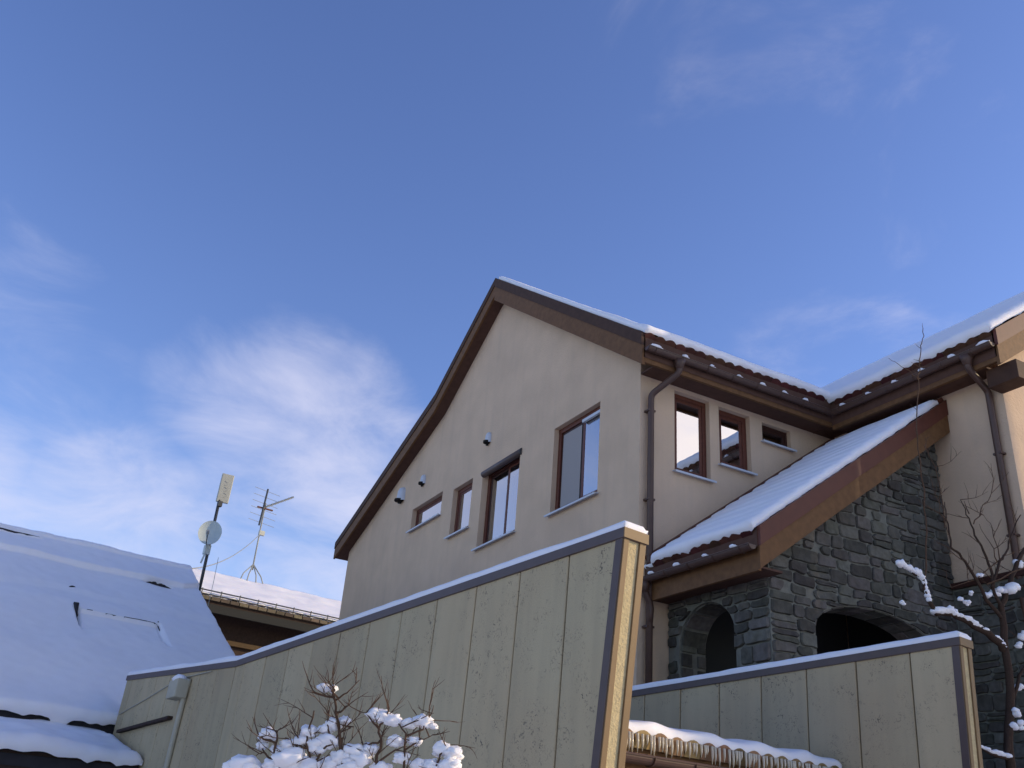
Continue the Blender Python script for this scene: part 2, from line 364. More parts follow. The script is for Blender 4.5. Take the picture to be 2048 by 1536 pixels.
MB().slab([(3.7,0),(12,0),(12,7.6),(7.78,10.6),(3.7,7.75)], [], lambda s, t: (s, D_W, t), (0,-1,0), .3).build('wing_front_wall', 'stucco', house)
w = MB(); w.abox(11.7, 12, D_W+.3, 10.75, 0, 7.6); w.build('far_wall', 'stucco', house)

# roofs --------------------------------------------------------------
def prism(profile, fn, t0, t1):
    mb = MB(); k = len(profile)
    vs = [V(fn(p, t0)) for p in profile]+[V(fn(p, t1)) for p in profile]
    tr = tessellate_polygon([[V((p[0], p[1], 0)) for p in profile]])
    fs = [tuple(t) for t in tr]+[tuple(i+k for i in reversed(t)) for t in tr]+[(i, (i+1) % k, (i+1) % k+k, i+k) for i in range(k)]
    return mb.add(vs, fs)
TH = .34
MP = [(-.37, 7.64), (4.18, 10.87), (6.42, 9.37), (11.37, 7.52)]
XV = -.25
roof = prism(MP+[(p[0], p[1]-TH) for p in reversed(MP)], lambda p, t: (t, p[0], p[1]), XV+.03, 12.2).build('main_roof', 'soffit', house)
WP = [(3.05, 7.60), (7.78, 10.90), (12.5, 7.60)]
YV = -2.98
wroof = prism(WP+[(p[0], p[1]-TH) for p in reversed(WP)], lambda p, t: (p[0], t, p[1]), YV+.03, 4.1).build('wing_roof', 'soffit', house)
PP = [(.10, 4.73), (3.395, 7.152)]; YP = -1.95
proof = prism(PP+[(p[0], p[1]-.2) for p in reversed(PP)], lambda p, t: (p[0], t, p[1]), YP+.03, -.002).build('porch_roof', 'soffit', house)

def barge(profile, fn, top_h, bot_h, name, parent, hide=.03):
    """two boards along a verge: metal flashing above, timber below; fn(p, depth)"""
    a = MB(); b = MB()
    for p, q in zip(profile, profile[1:]):
        for mb, z0, z1, d0, d1 in ((a, .02, -top_h, -.012, .05), (b, -top_h+.004, -bot_h, 0.004, .045)):
            vs = []
            for dpt in (d0, d1):
                vs += [V(fn((p[0], p[1]+z0), dpt)), V(fn((q[0], q[1]+z0), dpt)), V(fn((q[0], q[1]+z1), dpt)), V(fn((p[0], p[1]+z1), dpt))]
            mb.add(vs, [(0,1,2,3),(7,6,5,4),(0,4,5,1),(1,5,6,2),(2,6,7,3),(3,7,4,0)])
    a.build('flashing', 'flashing' if 'porch' in name or 'wing' in name else 'wood_dark', parent); b.build('bargeboard', 'wood', parent)
barge(MP[:2], lambda p, t: (XV+t, p[0], p[1]), .17, .45, 'main', roof)
barge(MP[1:], lambda p, t: (XV+t, p[0], p[1]), .13, .36, 'main', roof)
barge(WP[:2], lambda p, t: (p[0], YV+t, p[1]), .20, .46, 'wing', wroof)
barge([(.11, 4.737), (1.78, 5.9645)], lambda p, t: (p[0], YP+t, p[1]), .19, .43, 'porch', proof)
barge([(1.783, 5.967), (3.39, 7.148)], lambda p, t: (p[0], YP+t+.005, p[1]-.006), .19, .43, 'porch', proof)
# ridge hoops that hold snow on the far slope
for yy, zz in ((5.55, 9.95), (5.0, 10.32)):
    h = MB(); h.tube([V((XV+.1, yy+.07*math.cos(a), zz+.11*math.sin(a)-.02)) for a in [math.pi*k/10 for k in range(11)]], .007, 5); h.build('snow_guard', 'steel', roof, smooth=True)
# purlin end under the wing verge
p = MB(); p.abox(3.16, 3.42, -3.10, D_W+.02, 6.96, 7.20); p.build('purlin', 'wood_dark', wroof, bevel=.006)
p = MB(); p.abox(3.055, 3.10, -2.935, -.36, 7.20, 7.57); p.build('fascia', 'wood', wroof)
p = MB(); p.abox(3.10, 3.40, -2.72, -.36, 7.23, 7.255); p.build('soffit_board', 'soffit', wroof)
p = MB(); p.abox(-.195, 3.06, -.36, -.32, 7.24, 7.60); p.build('fascia', 'wood', roof)
p = MB(); p.abox(0.0, 3.40, -.32, 0.0, 7.27, 7.295); p.build('soffit_board', 'soffit', roof)
p = MB(); p.abox(.12, .16, -1.90, -.004, 4.30, 4.68); p.build('fascia', 'wood', proof)
p = MB(); p.abox(.16, .45, -1.90, -.004, 4.33, 4.352); p.build('soffit_board', 'soffit', proof)
# flashing strips where the porch roof meets the walls
def rib(p0, p1, w, h, nrm, side, name, m, parent):
    mb = MB(); p0, p1 = V(p0), V(p1); ax = (p1-p0).normalized(); mb.box((p0+p1)/2+V(nrm)*h/2+V(side)*w/2, ax, side, nrm, (p1-p0).length/2, w/2, h/2); return mb.build(name, m, parent)
PN = V((-.735, 0, 1)).normalized(); PS = V((1, 0, .735)).normalized()
rib((.14, -.004, 4.76), (3.39, -.004, 7.15), .12, .10, PN, (0,-1,0), 'flashing', 'flashing', proof)
rib((3.38, -1.93, 7.145), (3.38, -.13, 7.145), .10, .06, PN, -PS, 'flashing', 'flashing', proof)

# eave tiles ----------------------------------------------------------
def tile_mesh(w):
    """one barrel tile end: arched nose with thickness"""
    mb = MB(); k = 6
    for t0, t1 in ((0, .018),):
        ring = []
        for dz in (t0, t1):
            for yy in (0, .30):
                ring.append([V((-w/2+w*i/k, yy, .035*math.sin(math.pi*i/k)-dz)) for i in range(k+1)])
        vs = sum(ring, []); n = k+1; fs = []
        for i in range(k):
            fs += [(i, i+1, n+i+1, n+i), (2*n+i, 3*n+i, 3*n+i+1, 2*n+i+1), (i, 2*n+i, 2*n+i+1, i+1), (n+i, n+i+1, 3*n+i+1, 3*n+i)]
        fs += [(0, n, 3*n, 2*n), (k, 2*n+k, 3*n+k, n+k)]
        mb.add(vs, fs)
    # closed nose hanging down
    nv = [V((-w/2+.004+(w-.008)*i/k, .0, .030*math.sin(math.pi*i/k)-.010)) for i in range(k+1)]
    nb = [V((p.x, .012, -.085)) for p in nv]
    mb.add(nv+nb, [(i, i+1, k+2+i, k+1+i) for i in range(k)])
    me = bpy.data.meshes.new('tile'); me.from_pydata([tuple(v) for v in mb.v], [], mb.f); me.materials.append(MATS['tile']); return me
TILE = tile_mesh(.165)
def tiles(p0, p1, slope_dir, parent, pitch=.165):
    p0, p1 = V(p0), V(p1); L = (p1-p0).length; ax = (p1-p0)/L; s = V(slope_dir).normalized(); n = ax.cross(s); 
    if n.z < 0: ax2 = -ax; n = -n
    else: ax2 = ax
    q = Matrix((ax2, s, n)).transposed().to_quaternion()
    for i in range(int(L/pitch)):
        jit = V((0, 0, random.uniform(-.006, .004))); place('tile', TILE, p0+ax*(pitch*(i+.5))+jit, parent, q)
tiles((-.22, -.40, 7.625), (3.02, -.40, 7.625), (0, 1, .71), roof)
tiles((3.02, -.45, 7.585), (3.02, -2.95, 7.585), (1, 0, .70), wroof)
tiles((.07, -.05, 4.71), (.07, -1.93, 4.71), (1, 0, .735), proof)

# gutters --------------------------------------------------------------
def gutter(p0, p1, parent, r=.055, m='gutter', hooks=.42):
    p0, p1 = V(p0), V(p1); ax = (p1-p0).normalized(); sd = ax.cross(Z).normalized(); mb = MB(); k = 10; L = (p1-p0).length
    prof = [(math.cos(math.pi+math.pi*i/k), math.sin(math.pi+math.pi*i/k)) for i in range(k+1)]
    ring = []
    for t in (p0, p1):
        ring.append([t+sd*(c*r)+Z*(s*r) for c, s in prof]); ring.append([t+sd*(c*(r-.006))+Z*(s*(r-.006)) for c, s in prof])
    n = k+1; vs = sum(ring, []); fs = []
    for i in range(k):
        fs += [(i, i+1, 2*n+i+1, 2*n+i), (n+i, 3*n+i, 3*n+i+1, n+i+1), (i, n+i, n+i+1, i+1), (2*n+i, 2*n+i+1, 3*n+i+1, 3*n+i)]
    for i in (0, k): fs.append((i, 2*n+i, 3*n+i, n+i))
    mb.add(vs, fs)
    for t in (p0, p1):   # end stops
        mb.add([t]+[t+sd*(c*r)+Z*(s*r) for c, s in prof], [(0, i+1, i+2) for i in range(k)])
    for sg in (-1, 1): mb.tube([p0+sd*(sg*r), p1+sd*(sg*r)], .008, 6)
    g_ = mb.build('gutter', m, parent, smooth=False)
    c = 0.12
    while c < L-.05:
        h = MB(); q = p0+ax*c; h.tube([q+sd*(cc*(r+.006))+Z*(ss*(r+.006)) for cc, ss in prof], .006, 5); h.build('gutter_hook', m, g_); c += hooks
    return g_
gutter((-.22, -.43, 7.425), (2.96, -.43, 7.425), roof)
gutter((2.985, -.46, 7.42), (2.985, -2.96, 7.42), wroof)
gutter((.03, .02, 4.545), (.03, -1.93, 4.545), proof)

def downspout(path, r, name='downspout', brackets=()):
    mb = MB(); mb.tube(path, r, 12); o = mb.build(name, 'gutter', house, smooth=True)
    for z, c in brackets:
        b = MB(); b.box(V(c)+V((0,0,0)), X, Y, Z, r+.012, r+.012, .012); b.build('bracket', 'gutter', o)
    return o
def bendpath(pts, k=4, rad=.06):
    pts = [V(p) for p in pts]; out_ = [pts[0]]
    for a, b, c in zip(pts, pts[1:], pts[2:]):
        u1 = (a-b).normalized(); u2 = (c-b).normalized(); R = min(rad, (a-b).length*.45, (c-b).length*.45)
        p0, p1 = b+u1*R, b+u2*R
        for i in range(k+1):
            t = i/k; out_.append(p0*(1-t)**2+b*2*t*(1-t)+p1*t*t)
    out_.append(pts[-1]); return out_
downspout(bendpath([(.30,-.43,7.39), (.30,-.43,7.22), (.115,-.075,6.98), (.115,-.075,0.0)]), .042, brackets=[(6.75, (.115,-.05,6.75)), (5.55, (.115,-.05,5.55)), (4.0, (.115,-.05,4.0))])
f_ = MB(); f_.tube([(.30,-.43,7.385), (.30,-.43,7.33), (.30,-.43,7.26)], [.085, .065, .045], 12); f_.build('gutter_outlet', 'gutter', house, smooth=True)
downspout(bendpath([(2.985,-2.60,7.39), (2.985,-2.60,7.22), (3.34,-2.575,7.02), (3.34,-2.575,0.0)]), .042, brackets=[(6.2, (3.36,-2.575,6.2)), (5.2, (3.36,-2.575,5.2))])
f_ = MB(); f_.tube([(2.985,-2.60,7.385), (2.985,-2.60,7.33), (2.985,-2.60,7.26)], [.085, .065, .045], 12); f_.build('gutter_outlet', 'gutter', house, smooth=True)
downspout(bendpath([(.03,-.10,4.50), (.03,-.10,4.40), (.13,-.085,4.24), (.115,-.08,4.05)]), .040)
f_ = MB(); f_.tube([(.03,-.10,4.50), (.03,-.10,4.45), (.03,-.10,4.38)], [.075, .058, .042], 12); f_.build('gutter_outlet', 'gutter', house, smooth=True)

# windows --------------------------------------------------------------
def window(o, a, n, x0, x1, z0, z1, mull=None, depth=.13, fw=.075, glass='glass', back='curtain', frame='frame', roller=False, head=None, screen=False, pane_inset=.03):
    """o + a*s + Z*t lies on the wall face, n points out; the frame sits `depth` inside the reveal"""
    o, a, n = V(o), V(a), V(n); P = lambda s, t, d: o+a*s+Z*t+n*d
    mb = MB(); fd = .035
    def bar(m_, s0, s1, t0, t1, d, th=fd): m_.box(P((s0+s1)/2, (t0+t1)/2, d-th), a, Z, n, (s1-s0)/2, (t1-t0)/2, th)
    d = -depth
    bar(mb, x0, x1, z1-fw, z1, d); bar(mb, x0, x1, z0, z0+fw, d); bar(mb, x0, x0+fw, z0+fw, z1-fw, d); bar(mb, x1-fw, x1, z0+fw, z1-fw, d)
    wobj = mb.build('window', frame, house, bevel=.004)
    cuts = [x0+fw]+([mull] if mull else [])+[x1-fw]
    for i, (s0, s1) in enumerate(zip(cuts, cuts[1:])):
        sb = MB(); sw = .05
        l0 = s0-(.012 if i else 0); 
        bar(sb, l0, s1, z1-fw-sw, z1-fw, d-.012-.012*i, .028); bar(sb, l0, s1, z0+fw, z0+fw+sw, d-.012-.012*i, .028)
        bar(sb, l0, l0+sw, z0+fw+sw, z1-fw-sw, d-.012-.012*i, .028); bar(sb, s1-sw, s1, z0+fw+sw, z1-fw-sw, d-.012-.012*i, .028)
        sb.build('sash', 'frame_dark' if i else frame, wobj, bevel=.004)
        pn = MB(); bar(pn, l0+sw-.005, s1-sw+.005, z0+fw+sw-.005, z1-fw-sw+.005, d-.018-.012*i, .004); pn.build('pane', glass, wobj)
    if screen:
        sc = MB(); bar(sc, cuts[1]+.045, x1-fw-.045, z0+fw+.045, z1-fw-.045, d-.016, .002); sc.build('insect_screen', 'screen', wobj)
    if back:
        cb = MB(); s0, s1 = x0+.03, x1-.03
        pl = .022 if back == 'curtain' else 0.0
        cb.sheet(90 if pl else 2, 2, lambda i, j: P(s0+(s1-s0)*i, z0+.03+(z1-z0-.06)*j, d-.11+pl*math.sin(i*58)+.5*pl*math.sin(i*23+1)))
        cb.build('curtain' if back == 'curtain' else 'room_shade_board', back, wobj, smooth=True, recalc=False)  # without a curtain, a flat black board stands in for the room's shade
    # sill
    sl = MB(); c0 = P(x0-.035, z0, 0); L = x1-x0+.07
    pr = [(-depth-.01, .022), (.075, .0), (.075, -.026), (.062, -.026), (.060, -.012), (-depth-.01, .006)]
    vs = [c0+n*q[0]+Z*q[1] for q in pr]+[c0+a*L+n*q[0]+Z*q[1] for q in pr]; k = len(pr)
    sl.add(vs, [tuple(range(k)), tuple(range(2*k-1, k-1, -1))]+[(i, (i+1) % k, (i+1) % k+k, i+k) for i in range(k)])
    sl.build('sill', 'sill', wobj)
    if roller:
        rb = MB(); rb.tube([P(x0-.03, z1-.045, -.01), P(x1-.005, z1-.045, -.01)], .055, 12); rb.build('roller_blind', 'cap', wobj, smooth=True)
        bx = MB(); bx.tube([P(x0-.045, z1-.05, -.01), P(x0-.028, z1-.05, -.01)], .06, 12); bx.build('roller_cap', 'steel', wobj)
    if head:
        hb = MB(); hb.box(P((head[0]+head[1])/2, z1-.11, -depth+.02), a, Z, n, (head[1]-head[0])/2, .022, .02); hb.build('head_rail', 'sill', wobj)
    return wobj
gx = dict(o=(0,0,0), a=(0,1,0), n=(-1,0,0))
w = GABLE_WIN
window(**gx, x0=w[0][1], x1=w[0][2], z0=w[0][3], z1=w[0][4], mull=1.50, depth=.08, back='curtain', glass='glass', head=(.96, 1.46), screen=True)
window(**gx, x0=w[1][1], x1=w[1][2], z0=w[1][3], z1=w[1][4], mull=3.78, depth=.11, roller=True, back='curtain')
window(**gx, x0=w[2][1], x1=w[2][2], z0=w[2][3], z1=w[2][4], depth=.09, back='curtain')
window(**gx, x0=w[3][1], x1=w[3][2], z0=w[3][3], z1=w[3][4], depth=.09, fw=.05, back='curtain')
sx = dict(o=(0,0,0), a=(1,0,0), n=(0,-1,0))
w = SIDE_WIN
window(**sx, x0=w[0][1], x1=w[0][2], z0=w[0][3], z1=w[0][4], depth=.08, fw=.06, glass='glass_mirror', back='black')
window(**sx, x0=w[1][1], x1=w[1][2], z0=w[1][3], z1=w[1][4], depth=.08, fw=.07, glass='glass_mirror', back='black')
window(**sx, x0=w[2][1], x1=w[2][2], z0=w[2][3], z1=w[2][4], depth=.07, fw=.035, glass='glass', back='black', frame='frame_dark')

# vent hoods on the gable ----------------------------------------------
def vent(y, z, r, h):
    mb = MB(); k = 10; prof = [(0.0, r*1.0), (.35, r*1.0), (.7, r*.92), (.88, r*.72), (.97, r*.4), (1.0, 0.02*r)]
    rows = [[V((-rr*.95*math.sin(math.pi*i/k), y+rr*math.cos(math.pi*i/k), z-h/2+h*t)) for i in range(k+1)] for t, rr in prof]
    vs = sum(rows, []); n = k+1
    mb.add(vs, [(j*n+i, j*n+i+1, (j+1)*n+i+1, (j+1)*n+i) for j in range(len(prof)-1) for i in range(k)])
    o = mb.build('vent_hood', 'sill', house, smooth=True)
    g_ = MB(); g_.tube([(-.012-r*.45, y, z-h/2-.012), (-.012-r*.45, y, z-h/2+.03)], r*.8, 10); g_.tube([(-r*.45, y, z-h/2-.05), (-r*.45, y, z-h/2)], r*.3, 8); g_.build('vent_grille', 'black', o)
vent(4.36, 7.84, .075, .20); vent(7.09, 7.88, .078, .20); vent(8.13, 7.86, .125, .30)

# ------------------------------------------------------------------ rubble stone walls of the porch and the wing base
def poly_clip(poly, a, b, c):
    """keep a*x + b*y <= c"""
    out_ = []
    for i in range(len(poly)):
        p, q = poly[i], poly[(i+1) % len(poly)]; dp, dq = a*p[0]+b*p[1]-c, a*q[0]+b*q[1]-c
        if dp <= 0: out_.append(p)
        if (dp < 0 < dq) or (dq < 0 < dp):
            t = dp/(dp-dq); out_.append((p[0]+(q[0]-p[0])*t, p[1]+(q[1]-p[1])*t))
    return out_
def area(p): return .5*abs(sum(p[i][0]*p[(i+1) % len(p)][1]-p[(i+1) % len(p)][0]*p[i][1] for i in range(len(p))))
def stone_face(fn, n, s0, s1, t0, t1, parent, rnd, clips=(), hole=None, hmin=.10, hmax=.165, wmin=.16, wmax=.40, proud=.03, gap=.008):
    n = V(n); t = t0; k = 0
    rows = []
    while t < t1: rows.append(t); t += rnd.uniform(hmin, hmax)
    rows.append(t)
    sd = rnd.uniform(0, 50)
    amp = lambda k, s: .034*noise.noise(V((s*1.7, k*3.3+sd, 0)))+.018*noise.noise(V((s*5, k*2.1+sd, 5)))
    for k in range(len(rows)-1):
        s = s0
        while s < s1-.02:
            wd = rnd.uniform(wmin, wmax); e = min(s+wd, s1)
            if s1-e < .10: e = s1
            tl, tr = rnd.uniform(-.03, .03), rnd.uniform(-.03, .03)
            cells = [(s, e, 0, 1)]
            if e-s > .25 and rnd.random() < .22:
                cells = [(s, e, 0, .5), (s, e, .5, 1)]
            elif rnd.random() < .10 and e-s > .22:
                cells = [(s, e-.10, 0, 1), (e-.10, e, 0, .5), (e-.10, e, .5, 1)]
            for (c0, c1, v0, v1) in cells:
                lo = lambda q: rows[k]+amp(k, q)+(rows[k+1]+amp(k+1, q)-rows[k]-amp(k, q))*v0
                hi = lambda q: rows[k]+amp(k, q)+(rows[k+1]+amp(k+1, q)-rows[k]-amp(k, q))*v1
                c0g, c1g = c0+gap, c1-gap; mid = (c0g+c1g)/2; q1, q2 = c0g+(c1g-c0g)*.33, c0g+(c1g-c0g)*.67
                j = lambda a=.010: rnd.uniform(-a, a)
                ch = lambda: rnd.uniform(.010, .035)
                pl = [(c0g+ch(), lo(c0g)+gap), (q1+j(), lo(q1)+gap+j(.006)), (q2+j(), lo(q2)+gap+j(.006)), (c1g-ch(), lo(c1g)+gap), (c1g+j(), lo(c1g)+gap+ch()),
                      (c1g+j(), hi(c1g)-gap-ch()), (c1g-ch(), hi(c1g)-gap), (q2+j(), hi(q2)-gap+j(.006)), (q1+j(), hi(q1)-gap+j(.006)), (c0g+ch(), hi(c0g)-gap), (c0g+j(), hi(c0g)-gap-ch()), (c0g+j(), lo(c0g)+gap+ch())]
                for cl in clips: pl = poly_clip(pl, *cl) if pl else pl
                if len(pl) < 3 or area(pl) < .004: continue
                cx, cy = sum(p_[0] for p_ in pl)/len(pl), sum(p_[1] for p_ in pl)/len(pl)
                if hole:
                    hx, hw, hs, hh = hole      # centre, half width, springing, rise
                    def inside(p_): 
                        if abs(p_[0]-hx) >= hw: return False
                        return p_[1] < hs+hh*math.sqrt(max(0, 1-((p_[0]-hx)/hw)**2))
                    if inside((cx, cy)): continue
                    npl = []
                    for p_ in pl:
                        if inside(p_):
                            if p_[1] < hs: p_ = (hx+hw*1.012*(1 if p_[0] > hx else -1), p_[1])
                            else:
                                dx, dy = (p_[0]-hx)/hw, (p_[1]-hs)/hh; L = max(math.hypot(dx, dy), .05); p_ = (hx+hw*dx/L*1.012, hs+hh*dy/L*1.012+.004)
                        npl.append(p_)
                    pl = npl
                    if area(pl) < .004: continue
                pr = proud*rnd.uniform(.6, 1.3); m = len(pl); mb = MB(); tx, ty = rnd.uniform(-.04, .04), rnd.uniform(-.05, .05)
                def ring(sc, d_): return [V(fn(cx+(p_[0]-cx)*sc, cy+(p_[1]-cy)*sc))+n*(d_+(tx*(p_[0]-cx)+ty*(p_[1]-cy) if d_ > 0 else 0)) for p_ in pl]
                vs = ring(1, -.02)+ring(1, pr*.45)+ring(.90, pr)
                mb.add(vs, [(r_*m+i, r_*m+(i+1) % m, (r_+1)*m+(i+1) % m, (r_+1)*m+i) for r_ in range(2) for i in range(m)]+[tuple(2*m+i for i in range(m))])
                mb.build('stone', 'stone', parent)
            s = e
rnd = random.Random(11)
CP = .45; DP = -1.69
def arch(cx, hw, zs, rise, zb, k=16):
    return [(cx-hw, zb), (cx+hw, zb), (cx+hw, zs)]+[(cx+hw*math.cos(math.pi*i/k), zs+rise*math.sin(math.pi*i/k)) for i in range(1, k)]+[(cx-hw, zs)]
FA = (2.0, .93, 3.93, .33); SA = (-.68, .48, 3.80, .44)
# front face: mortar wall with arch, stones on it
pf = MB(); pf.slab([(CP, 0), (A_W-.002, 0), (A_W-.002, 6.98), (CP, 4.80)], [arch(*FA, 1.2)], lambda s, t: (s, DP, t), (0,-1,0), .38)
pf = pf.build('porch_front', 'mortar', house)
stone_face(lambda s, t: (s, DP, t), (0,-1,0), CP, A_W-.01, 2.75, 6.6, pf, rnd, clips=[(-.735, 1, 4.73-.735*.1-.10)], hole=FA)
ps = MB(); ps.slab([(DP+.38, 0), (-.004, 0), (-.004, 4.62), (DP+.38, 4.62)], [arch(SA[0], SA[1], SA[2], SA[3], 1.2)], lambda s, t: (CP, s, t), (-1,0,0), .38)
ps = ps.build('porch_side', 'mortar', house)
stone_face(lambda s, t: (CP, s, t), (-1,0,0), DP, -.01, 2.75, 4.5, ps, rnd, clips=[(0, 1, 4.34)], hole=SA)
# reveal stones of the side arch (far jamb and vault)
jy = SA[0]+SA[1]; z = 2.8
while z < SA[2]:
    h = rnd.uniform(.10, .17); b = MB(); b.abox(CP+.03, CP+rnd.uniform(.17, .24), jy-.022, jy+.02, z+.01, z+h-.008); b.build('stone', 'stone', ps, bevel=.008)
    b = MB(); b.abox(CP+.26, CP+.375, jy-.020, jy+.02, z+.02, z+h-.012); b.build('stone', 'stone', ps, bevel=.008); z += h
for k in range(5):
    a0, a1 = math.pi*(.02+.16*k), math.pi*(.15+.16*k); b = MB()
    pts = [(SA[0]+SA[1]*math.cos(t)*q, SA[2]+SA[3]*math.sin(t)*q) for q in (.955, 1.02) for t in (a0, (a0+a1)/2, a1)]
    vs = [V((xx, yy, zz)) for xx in (CP+.03, CP+.36) for yy, zz in pts]
    b.add(vs, [(0,1,4,3),(1,2,5,4),(6,9,10,7),(7,10,11,8),(0,6,7,1),(1,7,8,2),(3,4,10,9),(4,5,11,10),(0,3,9,6),(2,8,11,5)]); b.build('stone', 'stone', ps, bevel=.006)
def voussoirs(parent, fn, A_, n_, d0, d1, t0, t1):
    for k in range(n_):
        a0, a1 = math.pi*(t0+(t1-t0)*(k+.06)/n_), math.pi*(t0+(t1-t0)*(k+.94)/n_); b = MB()
        for e0, e1 in ((d0, d0+(d1-d0)*(.38+.2*rnd.random())),):
            em = e1
            for f0, f1 in ((e0, em-.008), (em+.008, d1)):
                pts = [(A_[0]+A_[1]*math.cos(t)*q, A_[2]+A_[3]*math.sin(t)*q) for q in (.972-.012*rnd.random(), 1.02) for t in (a0, (a0+a1)/2, a1)]
                vs = [V(fn(p_[0], p_[1], dd)) for dd in (f0, f1) for p_ in pts]
                b = MB(); b.add(vs, [(0,1,4,3),(1,2,5,4),(6,9,10,7),(7,10,11,8),(0,6,7,1),(1,7,8,2),(3,4,10,9),(4,5,11,10),(0,3,9,6),(2,8,11,5)]); b.build('stone', 'stone', parent, bevel=.006)
voussoirs(pf, lambda s, t, dd: (s, DP+dd, t), FA, 12, .01, .37, .0, 1.0)
for sg in (-1, 1):
    z = 2.8
    while z < FA[2]-.05:
        h = rnd.uniform(.11, .18); xe = FA[0]+sg*FA[1]; b = MB(); b.abox(min(xe, xe-sg*.02), max(xe, xe-sg*.02)+.0, DP+.01, DP+.36, z+.008, min(z+h-.008, FA[2]-.01)); b.build('stone', 'stone', pf, bevel=.006); z += h
# porch interior: floor, and near-black linings whose colour stands in for shade behind the arches
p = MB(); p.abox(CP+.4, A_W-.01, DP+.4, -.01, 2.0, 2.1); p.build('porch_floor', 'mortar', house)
p = MB(); p.slab([(CP+.38, 2.1), (3.39, 2.1), (3.39, 6.6), (CP+.38, 4.55)], [], lambda s, t: (s, -.006, t), (0,-1,0), .04); p.build('porch_shade_lining', 'core', house)
p = MB(); p.abox(3.36, 3.392, DP+.38, -.05, 2.1, 6.6); p.build('porch_shade_lining', 'core', house)
# wing base
wb = MB(); wb.abox(3.33, 3.398, D_W+.0, DP-.004, 0, 4.72); wb = wb.build('wing_base', 'mortar', house)
stone_face(lambda s, t: (3.33, s, t), (-1,0,0), D_W, DP-.04, 2.2, 4.68, wb, rnd, clips=[(0, 1, 4.69)])
p = MB(); p.abox(3.29, 3.398, D_W-.03, DP-.04, 4.72, 4.79); p.build('ledge', 'frame_dark', house)
p = MB(); p.abox(3.33, 12.0, D_W-.06, D_W-.002, 0, 4.72); p.build('wing_front_base', 'mortar', house)

# snow on the house -----------------------------------------------------
SN = lambda s: V((0, -s, 1)).normalized()
NM = V((0, -.71, 1)).normalized(); SM = V((0, 1, .71)).normalized()
mb = MB(); snow_blanket(mb, V((-.235, -.40, 7.655)), X, SM, NM, 9.0, 5.52, .105, res=.045, r=.10, wav=.022, wav_a=.006, lump=.22, seed=2.0, hang=.02, edges=(1,0,1,0), extra=lambda a, b, h: h*(.55+.45*math.exp(-b/.8)))
tag(mb.build('roof_snow', 'snow', smooth=True), 'thick snow along the eave of the main gabled roof', 'snow', None, 'stuff')
NW = V((-.70, 0, 1)).normalized(); SW = V((1, 0, .70)).normalized()
def wing_extra(a, b, h):
    t = b/5.8; 
    if abs(b-4.55) < .05 and 1.1 < a < 5.2: return .015     # slipped seam
    return h
mb = MB(); snow_blanket(mb, V((3.005, -2.965, 7.605)), Y, SW, NW, 7.5, 5.78, .115, res=.045, r=.12, wav=.02, wav_a=.008, lump=.22, seed=5.0, hang=.02, edges=(1,0,1,1), extra=wing_extra)
tag(mb.build('roof_snow', 'snow', smooth=True), 'smooth snow on the right wing roof facing the gable', 'snow', None, 'stuff')
def porch_extra(a, b, h):
    ph = ((b+.03*noise.noise(V((a*2, b*2, 1))))/.29) % 1.0; k = (1.90-.14)-a          # distance from the back flashing
    sc = .035*abs(math.sin(math.pi*b/.29)); 
    e = max(0, min(1, (k+sc-.02)/.06)); return h*(.88+.18*(1-ph)+.10*noise.noise(V((a*2.2, b*1.6, 4))))*math.sqrt(1-(1-e)**2) if k+sc > .02 else -.02
mb = MB(); snow_blanket(mb, V((.045, -1.925, 4.735)), Y, PS, PN, 1.90, 4.0, .075, res=.03, r=.07, wav=.015, wav_a=.006, lump=.12, seed=9.0, hang=.01, edges=(1,0,1,1), extra=porch_extra)
tag(mb.build('roof_snow', 'snow', smooth=True), 'thin ribbed snow on the lean-to roof of the stone porch', 'snow', None, 'stuff')
mb = MB()
def clumps(p0, p1, step, out_, r=.026, seed=0, first=.16):
    p0, p1 = V(p0), V(p1); ax = (p1-p0).normalized(); L = (p1-p0).length; c = first; k = 0
    while c < L-.05:
        q = p0+ax*c; mb.blob(q+Z*.012, r*random.uniform(.8, 1.25), (1+.5*abs(ax.x), 1+.5*abs(ax.y), .75), .3, 2, seed+k); mb.blob(q+ax*.04+Z*.002, r*.6, (1+abs(ax.x), 1+abs(ax.y), .5), .3, 1, seed+k+50); c += step*random.uniform(.9, 1.1); k += 1
clumps((-.22,-.47,7.44), (2.9,-.47,7.44), .42, (0,-1,0), seed=1); clumps((2.945,-.5,7.435), (2.945,-2.9,7.435), .42, (-1,0,0), seed=20); clumps((-.01,-.1,4.56), (-.01,-1.9,4.56), .46, (-1,0,0), seed=40)
mb.blob((-.10,-.46,7.45), .036, (2.6, 1, .7), .3, 2, 3.3); mb.blob((2.95,-2.86,7.44), .036, (1, 2.4, .7), .3, 2, 4.3)
tag(mb.build('gutter_snow', 'snow', smooth=True), 'small lumps of snow caught on the gutter hooks of the house', 'snow', None, 'stuff')

